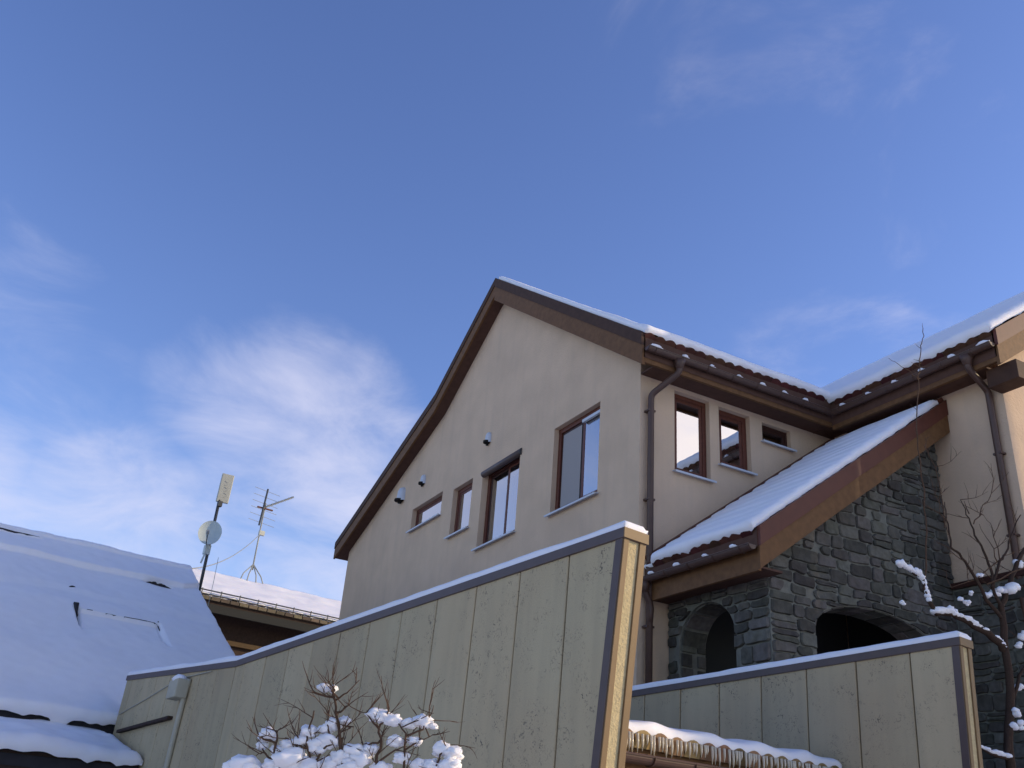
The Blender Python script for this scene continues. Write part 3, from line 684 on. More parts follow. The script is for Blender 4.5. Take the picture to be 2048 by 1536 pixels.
# ------------------------------------------------------------------ the two panel walls
WD = V((-.149404, .987889, -.041876)).normalized(); WE = V((.016688, -.018276, .999694)).normalized()
WN = V((-.988749, -.148950, .013782)).normalized()
WD2 = V((-.149404, .987889, .041876)).normalized()
def panel_mesh(w, h, th, D, shear=0.0):
    """a panel hanging from its top edge, bevelled at the seams (x along the wall, y inwards, z up the wall)"""
    g_ = .006; b = .005; x0, x1 = g_, w-g_; vs = []
    P = lambda x, y, z: tuple(D*x-WN*y+WE*z)
    for (i, dy) in ((b, 0), (0, b), (0, th)):
        vs += [P(x0+i+shear*h, dy, -h), P(x1-i, dy, -h), P(x1-i, dy, 0), P(x0+i, dy, 0)]
    fs = [(0,1,2,3)]+[(r*4+i, r*4+(i+1) % 4, (r+1)*4+(i+1) % 4, (r+1)*4+i) for r in range(2) for i in range(4)]+[(11,10,9,8)]
    me = bpy.data.meshes.new('panel'); me.from_pydata(vs, [], fs); me.materials.append(MATS['panel']); return me
PM = {}
def panel_wall(name, O, runs, thick, label, first, end_shear, snow_label, snow_seed, snow_h=.062):
    """runs: list of (direction, length) of the top edge from the near end"""
    O = V(O); root = thing(name, (O.x, O.y, 0), label, 'wall', 'panel walls by the gate')
    cap_h = .045; H = O.z+.05
    start = O.copy(); snow = MB(); core = MB(); cap = MB(); tot = 0
    for ri, (D, L) in enumerate(runs):
        D = V(D); rise_s = 0
        s = .012 if ri == 0 else 0; wd = first if ri == 0 else .495
        while s < L-.02:
            w_ = min(wd, L-s); sh = end_shear if (ri == 0 and s < .05) else 0.0; key = (round(w_, 3), round(D.z, 4), round(H, 2), sh)
            if key not in PM: PM[key] = panel_mesh(w_, H-cap_h, .05, D, sh)
            o = bpy.data.objects.new('panel', PM[key]); col.objects.link(o); o.parent = root
            o.location = start+D*s-WE*cap_h+WN*random.uniform(-.002, .002)-WORLD_LOC[root.name]
            s += w_; wd = .495
        s0 = .33 if ri == 0 else 0.0; core.box(start+D*((L+s0)/2)-WN*(thick/2)-WE*(H/2+.01), D, WN, WE, (L-s0)/2, thick/2-.006-(.02 if ri else 0), H/2-.02) if False else core.box(start+D*((L+s0)/2)-WN*(thick/2+.013)-WE*(H/2+.01), D, WN, WE, (L-s0)/2, thick/2-.026, H/2-.02)
        # coping
        c0 = start-WE*0; 
        x0 = -.022 if ri == 0 else 0; x1 = L+(.0 if ri < len(runs)-1 else .01)
        for (ya, yb, za, zb, nm) in ((.014, -thick-.014, -cap_h-.012, .006, 'c'),):
            vs = [start+D*x+WN*y_+WE*z_ for x in (x0, x1) for y_ in (ya, yb) for z_ in (za, zb)]
            cap.add(vs, [(0,1,3,2),(4,6,7,5),(0,4,5,1),(2,3,7,6),(0,2,6,4),(1,5,7,3)])
        snow_blanket(snow, start+D*x0+WN*.012+WE*.006, D, -WN, WE, x1-x0, thick+.024, snow_h, res=.022, r=.065, wav=.004, lump=.30, seed=snow_seed+ri, edges=(1 if ri == 0 else 0, 1 if ri == len(runs)-1 else 0, 1, 1))
        start = start+D*L
    core.build('core', 'core', root); cap.build('coping', 'cap', root, bevel=.003)
    # near end: face trim, corner strips and rough cream infill
    D = V(runs[0][0]); top = O-WE*cap_h; Hh = H-cap_h-.1
    LE = (-WE+D*end_shear)           # direction down the end edge
    def strip(nm, m, y0, y1, x0, x1, bev=.003):
        mb = MB(); vs = []
        for lv in (0, Hh):
            for xx in (x0, x1):
                for yy in (y0, y1): vs.append(top+LE*lv+D*xx-WN*yy)
        mb.add(vs, [(0,1,3,2),(4,6,7,5),(0,4,5,1),(2,3,7,6),(0,2,6,4),(1,5,7,3)]); return mb.build(nm, m, root, bevel=bev)
    ce = MB(); ce.box(O-D*.0245-WN*(thick/2)-WE*(cap_h/2+.003), D, WN, WE, .004, thick/2+.013, cap_h/2+.008); ce.build('coping_end', 'trim', root)
    strip('face_trim', 'cap', -.008, .03, -.008, .052)
    strip('end_trim', 'trim', .0, .042, -.016, .03); strip('end_trim', 'trim', thick-.045, thick+.006, -.016, .03)
    strip('end_infill', 'cream', .042, thick-.045, -.004, .30, 0); strip('back_panel', 'panel', thick-.05, thick, .03, .34, 0)
    sn = snow.build('wall_snow', 'snow', smooth=True); tag(sn, snow_label, 'snow', None, 'stuff')
    return root
random.seed(3)
wall1 = panel_wall('panel_wall', (-3.3551, -4.5071, 3.3415), [(WD, 5.67), (WD2, 3.72)], .175, 'long pale panel wall with sunlit end, in front of the gable', .47, .085, 'strip of snow on the long left panel wall', 12)
wall2 = panel_wall('panel_wall', (.0475, -4.1271, 3.3034), [(WD, 4.6)], .16, 'shorter pale panel wall below the stone porch, right of the gate', .40, .015, 'strip of snow on the short right panel wall', 31)

# box, conduit and ledge on the far part of the long wall
def W1(s, h, d=0.0):
    """point on the long wall: s along, h below the first top edge (in the wall), d proud"""
    return V((-3.3551, -4.5071, 3.3415))+WD*s+WE*h+WN*d
ub = thing('utility_box', W1(7.0, -.24), 'small snow-topped meter box with conduit on the long panel wall', 'box')
b = MB(); b.box(W1(7.02, -.14, .09), WD, WN, WE, .14, .07, .10); b.build('case', 'box_grey', ub, bevel=.012)
b = MB(); b.tube([W1(6.90, -.03, .03), W1(6.93, -.2, .03), W1(6.95, -.6, .03), W1(6.98, -1.4, .03), W1(6.98, -2.2, .03)], .030, 8); b.build('conduit', 'box_grey', ub, smooth=True)
b = MB(); b.blob(W1(7.03, -.03, .09), .13, (.6, 1.0, .42), .2, 2, 8.1); tag(b.build('box_snow', 'snow', smooth=True), 'cap of snow on the meter box', 'snow', None, 'stuff')
lg = MB(); lg.box(W1(8.15, -.41, .03), WD, WN, WE, .92, .03, .018); tag(lg.build('wall_rail', 'dark_wall', bevel=.004), 'short dark rail fixed across the far end of the long panel wall', 'rail')
lg = MB(); lg.tube([W1(9.3, -.18, .02), W1(8.3, -.09, .02), W1(7.3, .02, .02), W1(6.3, -.02, .02)], .006, 5); tag(lg.build('wall_cable', 'box_grey'), 'thin pale cable strung along the far end of the panel wall', 'cable')

# ------------------------------------------------------------------ gate canopy between the walls
AZ = math.radians(8.6); UU = V((math.cos(AZ), math.sin(AZ), 0)); VV = V((-math.sin(AZ), math.cos(AZ), 0))
Q = lambda u, v, z: UU*u+VV*v+Z*z
can = thing('gate_canopy', Q(-2.2, -2.6, 0), 'low tiled gate canopy with icicles and heavy snow between the panel walls', 'canopy')
U0, U1, VE, ZE = -3.78, -.62, -3.0, 2.36
sl = .10
b = MB(); vs = [Q(u, v, ZE-.03+sl*(v-VE)+dz) for dz in (-.05, 0) for u, v in ((U0, VE+.03), (U1, VE+.03), (U1, VE+.75), (U0, VE+.75))]
b.add(vs, [(0,1,2,3),(7,6,5,4),(0,4,5,1),(1,5,6,2),(2,6,7,3),(3,7,4,0)]); b.build('deck', 'wood_dark', can)
b = MB(); b.box(Q((U0+U1)/2, VE+.07, ZE-.17), UU, VV, Z, (U1-U0)/2, .03, .10); b.build('fascia', 'wood', can)
b = MB(); b.box(Q((U0+U1)/2, VE+.02, ZE-.37), UU, VV, Z, (U1-U0)/2, .06, .035); b.build('beam', 'trim', can)
for u in (U0+.06, U1-.06):
    b = MB(); b.box(Q(u, VE+.1, (ZE-.3)/2), UU, VV, Z, .05, .05, (ZE-.3)/2); b.build('post', 'wood', can, bevel=.005)
q_ = Matrix((UU, V(VV*1+Z*sl).normalized(), UU.cross(V(VV+Z*sl).normalized()))).transposed().to_quaternion()
n_t = int((U1-U0)/.165)
TILE_C = TILE.copy(); TILE_C.materials[0] = MATS['canopy_tile']
for i in range(n_t): place('tile', TILE_C, Q(U0+.165*(i+.5), VE-.02, ZE-.01+random.uniform(-.004, .004)), can, q_)
gutter(Q(U0, VE-.06, ZE-.145), Q(U1, VE-.06, ZE-.145), can, r=.055, hooks=.40)
random.seed(21)
u = U0+.05
while u < U1-.1:
    L = random.uniform(.04, .13)*(1.1 if u < -1.5 else .75); b = MB()
    b.tube([Q(u, VE-.036, ZE), Q(u+.004, VE-.036, ZE-.01-L*.5), Q(u, VE-.034, ZE-.01-L)], [.012, .009, .002], 6); b.build('icicle', 'ice', can, smooth=True); u += random.uniform(.02, .055)
mb = MB()
def can_extra(a, b, h):
    ph = ((a+.28)/.55) % 1.0
    hump = .80+.42*math.exp(-((ph-.42)/.26)**2)
    return h*hump
NC = (Z-VV*sl).normalized(); SC = (VV+Z*sl).normalized()
snow_blanket(mb, Q(U0+.02, VE-.02, ZE+.016), UU, SC, NC, U1-U0-.04, .80, .072, res=.022, r=.06, wav=.025, lump=.35, seed=44, hang=.015, edges=(1,1,1,1), extra=can_extra)
tag(mb.build('canopy_snow', 'snow', smooth=True), 'lumpy snow lying on the low gate canopy', 'snow', None, 'stuff')

# ------------------------------------------------------------------ left neighbour with the big snowy roof
lh = thing('house', Q(-6, 8, 0), 'low house at left under one big smooth snow-covered roof', 'house')
UE = -1.62; UL = -16; VE2, ZE2 = 5.56, 2.66; VR, ZR = 11.5, 6.02; K = (ZR-ZE2)/(VR-VE2); VB = VR+(VR-VE2)
b = prism([(VE2, ZE2), (VR, ZR), (VB, ZE2), (VB, ZE2-.22), (VR, ZR-.24), (VE2, ZE2-.22)], lambda p, t: Q(t, p[0], p[1]), UL, UE)
lroof = b.build('roof', 'asphalt_roof', lh)
b = prism([(VE2+.3, 0), (VB-.3, 0), (VB-.3, ZE2-.1), (VR, ZR-.25), (VE2+.3, ZE2-.1)], lambda p, t: Q(t, p[0], p[1]), UL+.3, UE-.22); b.build('wall', 'dark_wall', lh)
b = MB(); b.abox(0,0.01,0,0.01,0,.01)
pr0 = prism([(VE2+.32, 2.44), (VE2+.32, 2.32), (4.02, 2.00), (3.98, 2.00), (3.98, 2.12), (4.02, 2.13)], lambda p, t: Q(t, p[0], p[1]), UL+.3, -4.03); pent = pr0.build('pent_roof', 'asphalt_roof', lh)
b = MB(); b.box(Q((UL-4.03)/2, 4.02, 2.06), UU, VV, Z, (-4.03-UL)/2, .03, .10); b.build('fascia', 'dark_wall', pent)
b = MB(); b.box(Q((UL-4.6)/2, 4.8, 1.0), UU, VV, Z, (-4.6-UL)/2, .05, 1.05); b.build('porch_wall', 'dark_wall', lh)
NL = (Z-VV*K).normalized(); SL = (VV+Z*K).normalized(); LS = math.hypot(VR-VE2, ZR-ZE2)
def left_extra(a, b, h):
    u = UE+.02-a; s = b                               # u: position along the ridge, s: distance up the slope
    n_ = noise.noise(V((u*.9, s*.9, 3)))
    # upper slab that has not slipped: thicker, its lower lip at s ~ 5.75
    lip = 5.75+.10*noise.noise(V((u*1.2, 0, 1)))+(.25 if u > -2.0 else 0)*(u+2.0)/.4
    e = max(0, min(1, (s-lip)/.05+.5)); h = h*(1+.55*e)
    ridge = max(0, min(1, (s-6.72)/.06)); h += .05*ridge
    # second, lower lip
    lip2 = 4.35+.22*noise.noise(V((u*.8, 5, 1)))
    h += .030*max(0, min(1, (s-lip2)/.25+.5))+.025*n_
    # sags
    h += .03*math.exp(-((u+4.2)/.9)**2-((s-3.9)/.35)**2)
    # roof window lid: seams down to the dark roof
    def seam(d, w): return max(0.0, 1-abs(d)/w)
    if False and abs(s-(3.62+.02*math.sin(u*5))) < .06 and (noise.noise(V((u*6, 0, 9))) > -.25 or u < -3.9): h -= 1.5*h*seam(s-3.62, .05)
    if 2.95 < s < 3.66 and u < -4.0: h -= .5*h*seam(u+4.165, .03+.04*(s-2.95))
    if 2.7 < s < 3.64 and u > -3.2: h -= .35*h*seam(u+2.83, .045)
    if 2.4 < s < 3.6 and -4.16 < u < -2.83: h -= .055*max(0, min(1, (s-2.75-.28*math.sin((u+4.2)*2.2))/.12))
    # bare slit under the upper slab
    if -2.78 < u < -2.22: 
        q = (u+2.5)/.28; wq = .055*(1-q*q)
        if abs(s-5.64) < wq+.03: h -= .45*h*max(0, min(1, (wq+.03-abs(s-5.64))/.03))
    if -5.6 < u < -4.55 and abs(s-6.60) < .05: h -= .4*h*max(0, 1-abs(s-6.60)/.045)
    return h
mb = MB(); snow_blanket(mb, Q(UE+.02, VE2-.06, ZE2-.042), -UU, SL, NL, 5.2, LS+.12, .17, res=.024, r=.09, wav=.02, lump=.12, seed=61, hang=.02, edges=(1,0,1,1), extra=left_extra)
snow_blanket(mb, Q(UE-5.18, VE2-.06, ZE2-.02), -UU, SL, NL, 9.2, LS+.12, .20, res=.1, r=.09, wav=.05, lump=.22, seed=61, edges=(0,1,1,1))
snow_blanket(mb, Q(UE+.02, VB+.06, ZE2-.02), -UU, (Z*K-VV).normalized(), (Z+VV*K).normalized(), 14.3, LS+.1, .18, res=.12, r=.09, seed=63, edges=(1,1,1,1))
tag(mb.build('roof_snow', 'snow', smooth=True), 'great sheet of shaded snow on the left house roof, cracked around a roof hatch', 'snow', None, 'stuff')
LB = Q(UE+.02, VE2-.06, ZE2-.042)
def lsurf(u, q, d=0.0):
    """point on the left roof's snow, q up the slope"""
    a = UE+.02-u; h = .17*(1+.12*noise.noise(V((a*1.3, q*1.3, 61)))+.12*.35*noise.noise(V((a*5, q*5, 63))))
    return LB-UU*a+SL*q+NL*(left_extra(a, q, h)+d)
hat = MB()
def edge_strip(mb, pts, w0, w1, lift, bulge=0.0):
    """thin raised edge along pts (u, q), standing out of the snow"""
    n = len(pts); vs = []
    for i, (u, q) in enumerate(pts):
        w_ = w0+(w1-w0)*i/(n-1); tu, tq = pts[min(i+1, n-1)][0]-pts[max(i-1, 0)][0], pts[min(i+1, n-1)][1]-pts[max(i-1, 0)][1]; L = math.hypot(tu, tq) or 1
        nu_, nq_ = -tq/L*w_/2, tu/L*w_/2; lf = lift+bulge*math.sin(math.pi*i/(n-1))*(1+.25*noise.noise(V((i*.7, u, 3))))
        vs += [lsurf(u+nu_, q+nq_, -.06), lsurf(u+nu_, q+nq_, lf), lsurf(u-nu_, q-nq_, lf), lsurf(u-nu_, q-nq_, -.06)]
    mb.add(vs, [(i*4+k, i*4+(k+1) % 4, i*4+4+(k+1) % 4, i*4+4+k) for i in range(n-1) for k in range(4)]+[(0,1,2,3), (n*4-1, n*4-2, n*4-3, n*4-4)])
lin = lambda a, b, k: [(a[0]+(b[0]-a[0])*i/k, a[1]+(b[1]-a[1])*i/k+.006*noise.noise(V((i*.9, a[0], 2)))) for i in range(k+1)]
edge_strip(hat, lin((-3.42, 3.60), (-3.02, 3.62), 8), .02, .05, .010); edge_strip(hat, lin((-3.02, 3.62), (-2.86, 3.61), 4), .045, .014, .008)
edge_strip(hat, lin((-3.72, 3.60), (-3.55, 3.60), 4), .008, .014, .005); edge_strip(hat, lin((-4.02, 3.62), (-3.93, 3.615), 4), .012, .018, .005)
edge_strip(hat, lin((-4.19, 3.74), (-4.17, 3.50), 5), .075, .06, .03, .03); edge_strip(hat, lin((-4.17, 3.50), (-4.15, 2.85), 8), .05, .008, .014)
edge_strip(hat, lin((-2.83, 3.70), (-2.83, 3.45), 4), .018, .014, .014); edge_strip(hat, lin((-2.84, 3.45), (-2.87, 2.9), 5), .006, .004, .003)
hat.build('roof_hatch', 'asphalt_roof', lroof)
def patch(pts, w0, w1, lift, bulge):
    mb = MB(); edge_strip(mb, pts, w0, w1, lift, bulge); mb.build('bare_roof', 'asphalt_roof', lroof)
patch([(-2.80+.58*i/16, 5.60-.03*i/16+.008*math.sin(i*1.9)) for i in range(17)], .05, .05, -.014, .075)
patch([(-5.9+1.3*i/12, 6.66+.01*math.sin(i*2.3)) for i in range(13)], .04, .008, .002, .018)
patch(lin((-4.24, 4.52), (-4.10, 4.58), 6), .02, .03, -.012, .03)
NP = V(Z-VV*.17).normalized(); SP = (VV+Z*.17).normalized()
def pent_extra(a, b, h): return h*(1+.22*noise.noise(V((a*2.2, b*2, 8))))
mb = MB(); snow_blanket(mb, Q(-4.02, 3.90, 2.13), -UU, SP, NP, 8.0, 1.82, .17, res=.04, r=.18, wav=.03, lump=.3, seed=71, hang=.03, edges=(1,0,1,0), extra=pent_extra)
tag(mb.build('roof_snow', 'snow', smooth=True), 'plump snow on the low pent roof in the bottom left corner', 'snow', None, 'stuff')

# ------------------------------------------------------------------ house behind, its roof in the sun
bh = thing('house', Q(6, 24, 0), 'dark house in the background with a sunlit snowy roof', 'house')
BV, BZ, BVR, BZR = 20.0, 7.60, 24.0, 9.22; BK = (BZR-BZ)/(BVR-BV)
b = prism([(BV, BZ), (BVR, BZR), (2*BVR-BV, BZ), (2*BVR-BV, BZ-.18), (BVR, BZR-.2), (BV, BZ-.18)], lambda p, t: Q(t, p[0], p[1]), -6, 14); broof = b.build('roof', 'dark_wall', bh)
b = prism([(BV+1.0, 0), (2*BVR-BV-1, 0), (2*BVR-BV-1, BZ+.1), (BVR, BZR-.3), (BV+1.0, BZ+.1)], lambda p, t: Q(t, p[0], p[1]), -5.5, 13.5); b.build('wall', 'dark_wall', bh)
b = MB(); b.box(Q(4, BV+.03, BZ-.26), UU, VV, Z, 9.9, .05, .12); b.build('fascia', 'core', broof)
b = MB(); b.box(Q(4, BV+.92, 6.60), UU, VV, Z, 9.4, .07, .07); b.build('beam', 'ochre', bh)
for i in range(34):
    b = MB(); b.box(Q(-1+.30*i, BV-.06, BZ+.0), UU, VV, Z, .135, .05, .05); b.build('tile', 'dull_tile', broof)
for zz in (.12, .24):
    b = MB(); b.tube([Q(-1, BV+.1, BZ+.02+zz), Q(9.5, BV+.1, BZ+.02+zz)], .02, 6); b.build('snow_rail', 'steel', broof)
for i in range(18):
    b = MB(); b.tube([Q(-.8+.6*i, BV+.12, BZ), Q(-.8+.6*i, BV+.08, BZ+.30)], .018, 5); b.build('rail_post', 'steel', broof)
mb = MB(); NB = (Z-VV*BK).normalized(); SB = (VV+Z*BK).normalized()
snow_blanket(mb, Q(-5.9, BV+.16, BZ+.06), UU, SB, NB, 19.8, math.hypot(BVR-BV, BZR-BZ)-.12, .16, res=.12, r=.12, wav=.06, lump=.25, seed=81, edges=(1,1,1,1))
tag(mb.build('roof_snow', 'snow', smooth=True), 'sunlit snow on the background house roof', 'snow', None, 'stuff')

# ------------------------------------------------------------------ unseen block added off to the right to cast shade on the porch
nb = thing('house', (14, -10, 0), 'added stucco block out of view at right, casting shade on the porch', 'house')
SA_, SQ_ = V((.9135, -.4067, 0)), V((.4067, .9135, 0))         # long side turned along the sun to set its shadow edges
NQ = lambda a, q, z: SA_*a+SQ_*q+Z*z
b = MB(); b.box(NQ(16.5, -2.46, 4.25), SA_, SQ_, Z, 4.5, 1.36, 4.25); b.build('wall', 'stucco', nb)
b = prism([(-3.86, 8.6), (-1.085, 9.3), (-1.085, 9.1), (-3.86, 8.4)], lambda p, t: NQ(t, p[0], p[1]), 11.8, 21.2); b.build('roof', 'asphalt_roof', nb)

# ------------------------------------------------------------------ antennas
am = thing('antenna_mast', Q(-1.15, 12.0, 5.5), 'dark mast with round dish and flat white panel antenna beside the left roof', 'antenna')
mx, mv = -1.15, 12.0
b = MB(); b.tube([Q(mx, mv, 5.3), Q(mx, mv, 8.02)], .035, 10); b.build('pole', 'steel', am, smooth=True)
# dish: shallow paraboloid facing the viewer's left, tilted up
dc = Q(mx-.10, mv-.16, 7.22); dn = (Q(-.42, -.88, .22)).normalized(); dx = dn.cross(Z).normalized(); dy = dx.cross(dn)
b = MB(); rings, sg = 8, 28; vs = [dc-dn*.07]
for r in range(1, rings+1):
    for k in range(sg):
        t = 2*math.pi*k/sg; q = r/rings; vs.append(dc+dx*(.245*q*math.cos(t))+dy*(.29*q*math.sin(t))-dn*(.07*(1-q*q)))
fs = [(0, 1+k, 1+(k+1) % sg) for k in range(sg)]+[(1+(r-1)*sg+k, 1+r*sg+k, 1+r*sg+(k+1) % sg, 1+(r-1)*sg+(k+1) % sg) for r in range(1, rings) for k in range(sg)]
nv = len(vs); vs += [v-dn*.012 for v in vs]; fs += [tuple(i+nv for i in reversed(f)) for f in fs]
fs += [(1+(rings-1)*sg+k, 1+(rings-1)*sg+(k+1) % sg, nv+1+(rings-1)*sg+(k+1) % sg, nv+1+(rings-1)*sg+k) for k in range(sg)]
b.add(vs, fs); dish = b.build('dish', 'dish', am, smooth=False)
b = MB(); b.tube([dc-dy*.28-dn*.02, dc-dy*.34+dn*.12, dc-dy*.20+dn*.30], .012, 6); b.build('feed_arm', 'steel', dish)
b = MB(); b.tube([dc-dy*.19+dn*.28, dc-dy*.15+dn*.36], [.035, .03], 8); b.build('receiver', 'grey_metal', dish)
b = MB(); b.box(Q(mx-.05, mv-.06, 6.86), UU, VV, Z, .06, .06, .10); b.tube([Q(mx-.08, mv-.1, 6.8), Q(mx-.13, mv-.1, 6.55)], .02, 6); b.build('bracket', 'dish', dish)
pc = Q(mx+.06, mv-.03, 8.30); pnn = Q(-.15, -.98, -.1).normalized(); pxx = pnn.cross(Z).normalized(); pyy = pxx.cross(pnn)
b = MB(); b.box(pc, pxx, pyy, pnn, .135, .325, .035); pan = b.build('panel_antenna', 'antenna_cream', am, bevel=.015)
b = MB()
for k in range(6): b.box(pc+pyy*(-.19+.066*k)+pnn*.037+pxx*(-.03+.008*k), (pxx+pyy*.5*(1 if k % 2 else -1)).normalized(), (pyy-pxx*.3).normalized(), pnn, .032, .007, .003)
b.build('raised_marks', 'grey_metal', pan)
b = MB(); b.box(Q(mx+.02, mv-.02, 7.93), UU, VV, Z, .045, .045, .06); b.build('clamp', 'steel', am)

ta = thing('tv_antenna', Q(4.55, 24.0, 9.3), 'thin television aerial on a tripod on the background roof ridge', 'antenna')
tx, tv = 4.50, 24.0
b = MB(); b.tube([Q(tx, tv, 9.75), Q(tx, tv, 12.25)], .028, 8); b.build('mast', 'grey_metal', ta, smooth=True)
for a_ in (-1, -.45, .35, 1):
    b = MB(); b.tube([Q(tx, tv, 9.95), Q(tx+.33*a_, tv-.2+.1*abs(a_), 9.55), Q(tx+.45*a_, tv-.2, 9.22)], .022, 6); b.build('leg', 'grey_metal', ta, smooth=True)
b = MB(); bd = Q(.80, -.38, .50).normalized(); b0 = Q(tx-.05, tv, 12.05); b.tube([b0, b0+bd*1.15], .034, 6); b.build('boom', 'grey_metal', ta)
for k in range(9):
    c_ = b0+bd*(.10+.12*k); b = MB(); e_ = bd.cross(Z).normalized(); b.tube([c_-e_*.16, c_+e_*.16], .008, 5); b.build('element', 'grey_metal', ta)
b = MB(); b.tube([Q(tx-.12, tv-.1, 11.35), Q(tx-.05, tv-.1, 12.75)], .035, 6); b.build('reflector', 'steel', ta)
for k in range(6):
    z_ = 11.45+.24*k; b = MB(); b.tube([Q(tx-.55, tv-.1, z_+.05), Q(tx+.45, tv-.1, z_-.04)], .009, 5); b.build('element', 'grey_metal', ta)
b = MB(); b.box(Q(tx, tv-.05, 12.02), UU, VV, Z, .30, .03, .025); b.build('bracket', 'frame', ta)
b = MB(); b.box(Q(tx+.05, tv-.06, 11.1), UU, VV, Z, .10, .06, .08); b.build('junction_box', 'antenna_cream', ta)
b = MB(); p0, p1 = Q(tx, tv-.05, 11.05), Q(-2.0, 11.7, 6.25)
b.tube([p0.lerp(p1, i/16)-Z*(.75*4*(i/16)*(1-i/16)*.55) for i in range(17)], .014, 5); tag(b.build('cable', 'grey_metal', smooth=True), 'slack cable hanging from the television aerial to the left roof', 'cable')
b = MB(); p0 = Q(-.93, 11.9, 6.75); b.tube([p0, p0-Z*.5+UU*.01, p0-Z*1.3], .006, 5); tag(b.build('cable', 'grey_metal'), 'thin cable hanging straight down beside the dish mast', 'cable')

# ------------------------------------------------------------------ bare tree by the wing
random.seed(5)
tree = thing('tree', (1.95, -3.0, 0), 'bare young tree with snow on its branches before the wing wall', 'tree')
TR = dict(
 trunk=[(1.85,-3,0),(1.88,-3,1.0),(1.916,-3.0,1.912),(2.074,-3.0,2.601),(2.19,-3.0,3.127),(2.257,-3.0,3.698),(2.296,-3.0,4.048),(2.425,-3.0,4.324),(2.628,-3.0,4.572),(2.882,-3.0,4.866),(3.05,-3.05,5.3)],
 A=[(2.25,-3.0,3.70),(2.182,-3.0,3.759),(1.922,-3.0,3.847),(1.689,-3.0,3.904),(1.436,-3.0,3.918),(1.312,-3.0,3.887),(1.228,-3.0,3.996),(1.196,-3.0,4.164),(1.145,-3.0,4.227),(1.006,-3.0,4.258),(0.86,-3.0,4.283)],
 B=[(2.3,-3.0,3.999),(2.066,-3.0,4.157),(2.001,-3.0,4.271),(1.833,-3.0,4.457),(1.727,-3.0,4.553),(1.596,-3.0,4.593),(1.589,-3.0,4.788),(1.569,-3.0,4.915),(1.56,-3,5.05)],
 C=[(2.30,-3.0,4.05),(2.212,-3.0,4.336),(2.396,-3.0,4.624),(2.496,-3.0,4.71),(2.659,-3.0,4.95),(2.877,-3.0,5.227)],
 D=[(2.22,-3.0,4.30),(2.255,-3.0,4.452),(2.216,-3.0,4.616),(2.118,-3.0,4.797),(2.066,-3.0,4.946),(2.018,-3.0,5.046),(1.974,-3.0,5.202)],
 D2=[(2.018,-3.0,5.049),(2.103,-3.0,5.227)], D3=[(2.066,-3.0,4.946),(2.168,-3.0,5.094),(2.361,-3.0,5.336),(2.684,-3.0,5.655)],
 E=[(2.401,-3.0,4.643),(2.334,-3.0,4.962),(2.199,-3.0,5.059)], E2=[(2.359,-3.0,4.598),(2.255,-3.0,4.789),(2.104,-3.0,4.944)],
 F=[(2.483,-3.0,4.692),(1.965,-3.0,4.342),(1.578,-3.0,4.192)], G=[(2.132,-3.0,4.328),(2.667,-3.0,4.585)],
 V=[(1.228,-3.0,3.996),(1.186,-3.0,4.109),(1.265,-3.0,4.433),(1.336,-3.0,4.836),(1.371,-3.0,5.156),(1.349,-3.0,5.34),(1.367,-3.0,5.729),(1.415,-3.0,6.059),(1.507,-3.0,6.461),(1.558,-3.0,6.618),(1.555,-3.0,6.691),(1.617,-3.0,6.867),(1.664,-3.0,7.004),(1.698,-3.0,7.15)],
 V2=[(1.60,-3,4.80),(1.62,-3.0,5.103),(1.6,-3.0,5.315),(1.533,-3.0,5.52),(1.466,-3.0,5.654)], W=[(1.50,-3,6.44),(1.417,-3.0,6.524),(1.256,-3.0,6.577),(1.141,-3.0,6.619)],
 Bot=[(2.16,-3.0,3.0),(2.023,-3.0,2.682),(1.839,-3.0,2.697),(1.689,-3.0,2.733)], R=[(2.19,-3.0,3.127),(2.389,-3.0,3.479),(2.64,-3.0,3.708)])
RAD = dict(trunk=(.055, .016), A=(.040, .006), B=(.020, .004), C=(.018, .005), D=(.017, .004), D2=(.007, .003), D3=(.007, .002), E=(.006, .002), E2=(.006, .002), F=(.007, .003), G=(.010, .006), V=(.009, .004), V2=(.005, .003), W=(.005, .002), Bot=(.03, .012), R=(.02, .01))
def crook(pts, amp, n=3):
    out_ = []
    for a, b in zip(pts, pts[1:]):
        a, b = V(a), V(b)
        for i in range(n): out_.append(a.lerp(b, i/n)+(V((random.uniform(-1, 1), random.uniform(-1, 1), random.uniform(-1, 1)))*amp if i else V()))
    out_.append(V(pts[-1])); return out_
tw = MB()
def twigs(mb, p, d, L, r, depth):
    q = p; pts = [p]; d = d.normalized()
    for i in range(4):
        d = (d+V((random.uniform(-1, 1), random.uniform(-1, 1), random.uniform(-.6, 1)))*.22).normalized(); q = q+d*(L/4); pts.append(q)
    mb.tube(pts, [r, r*.85, r*.7, r*.5, r*.3], 4)
    if depth:
        for k in (1, 2, 3):
            if random.random() < .75:
                s = (d+V((random.uniform(-1, 1), random.uniform(-.7, .7), random.uniform(-.4, .9)))*.9); twigs(mb, pts[k], s, L*random.uniform(.35, .6), r*.6, depth-1)
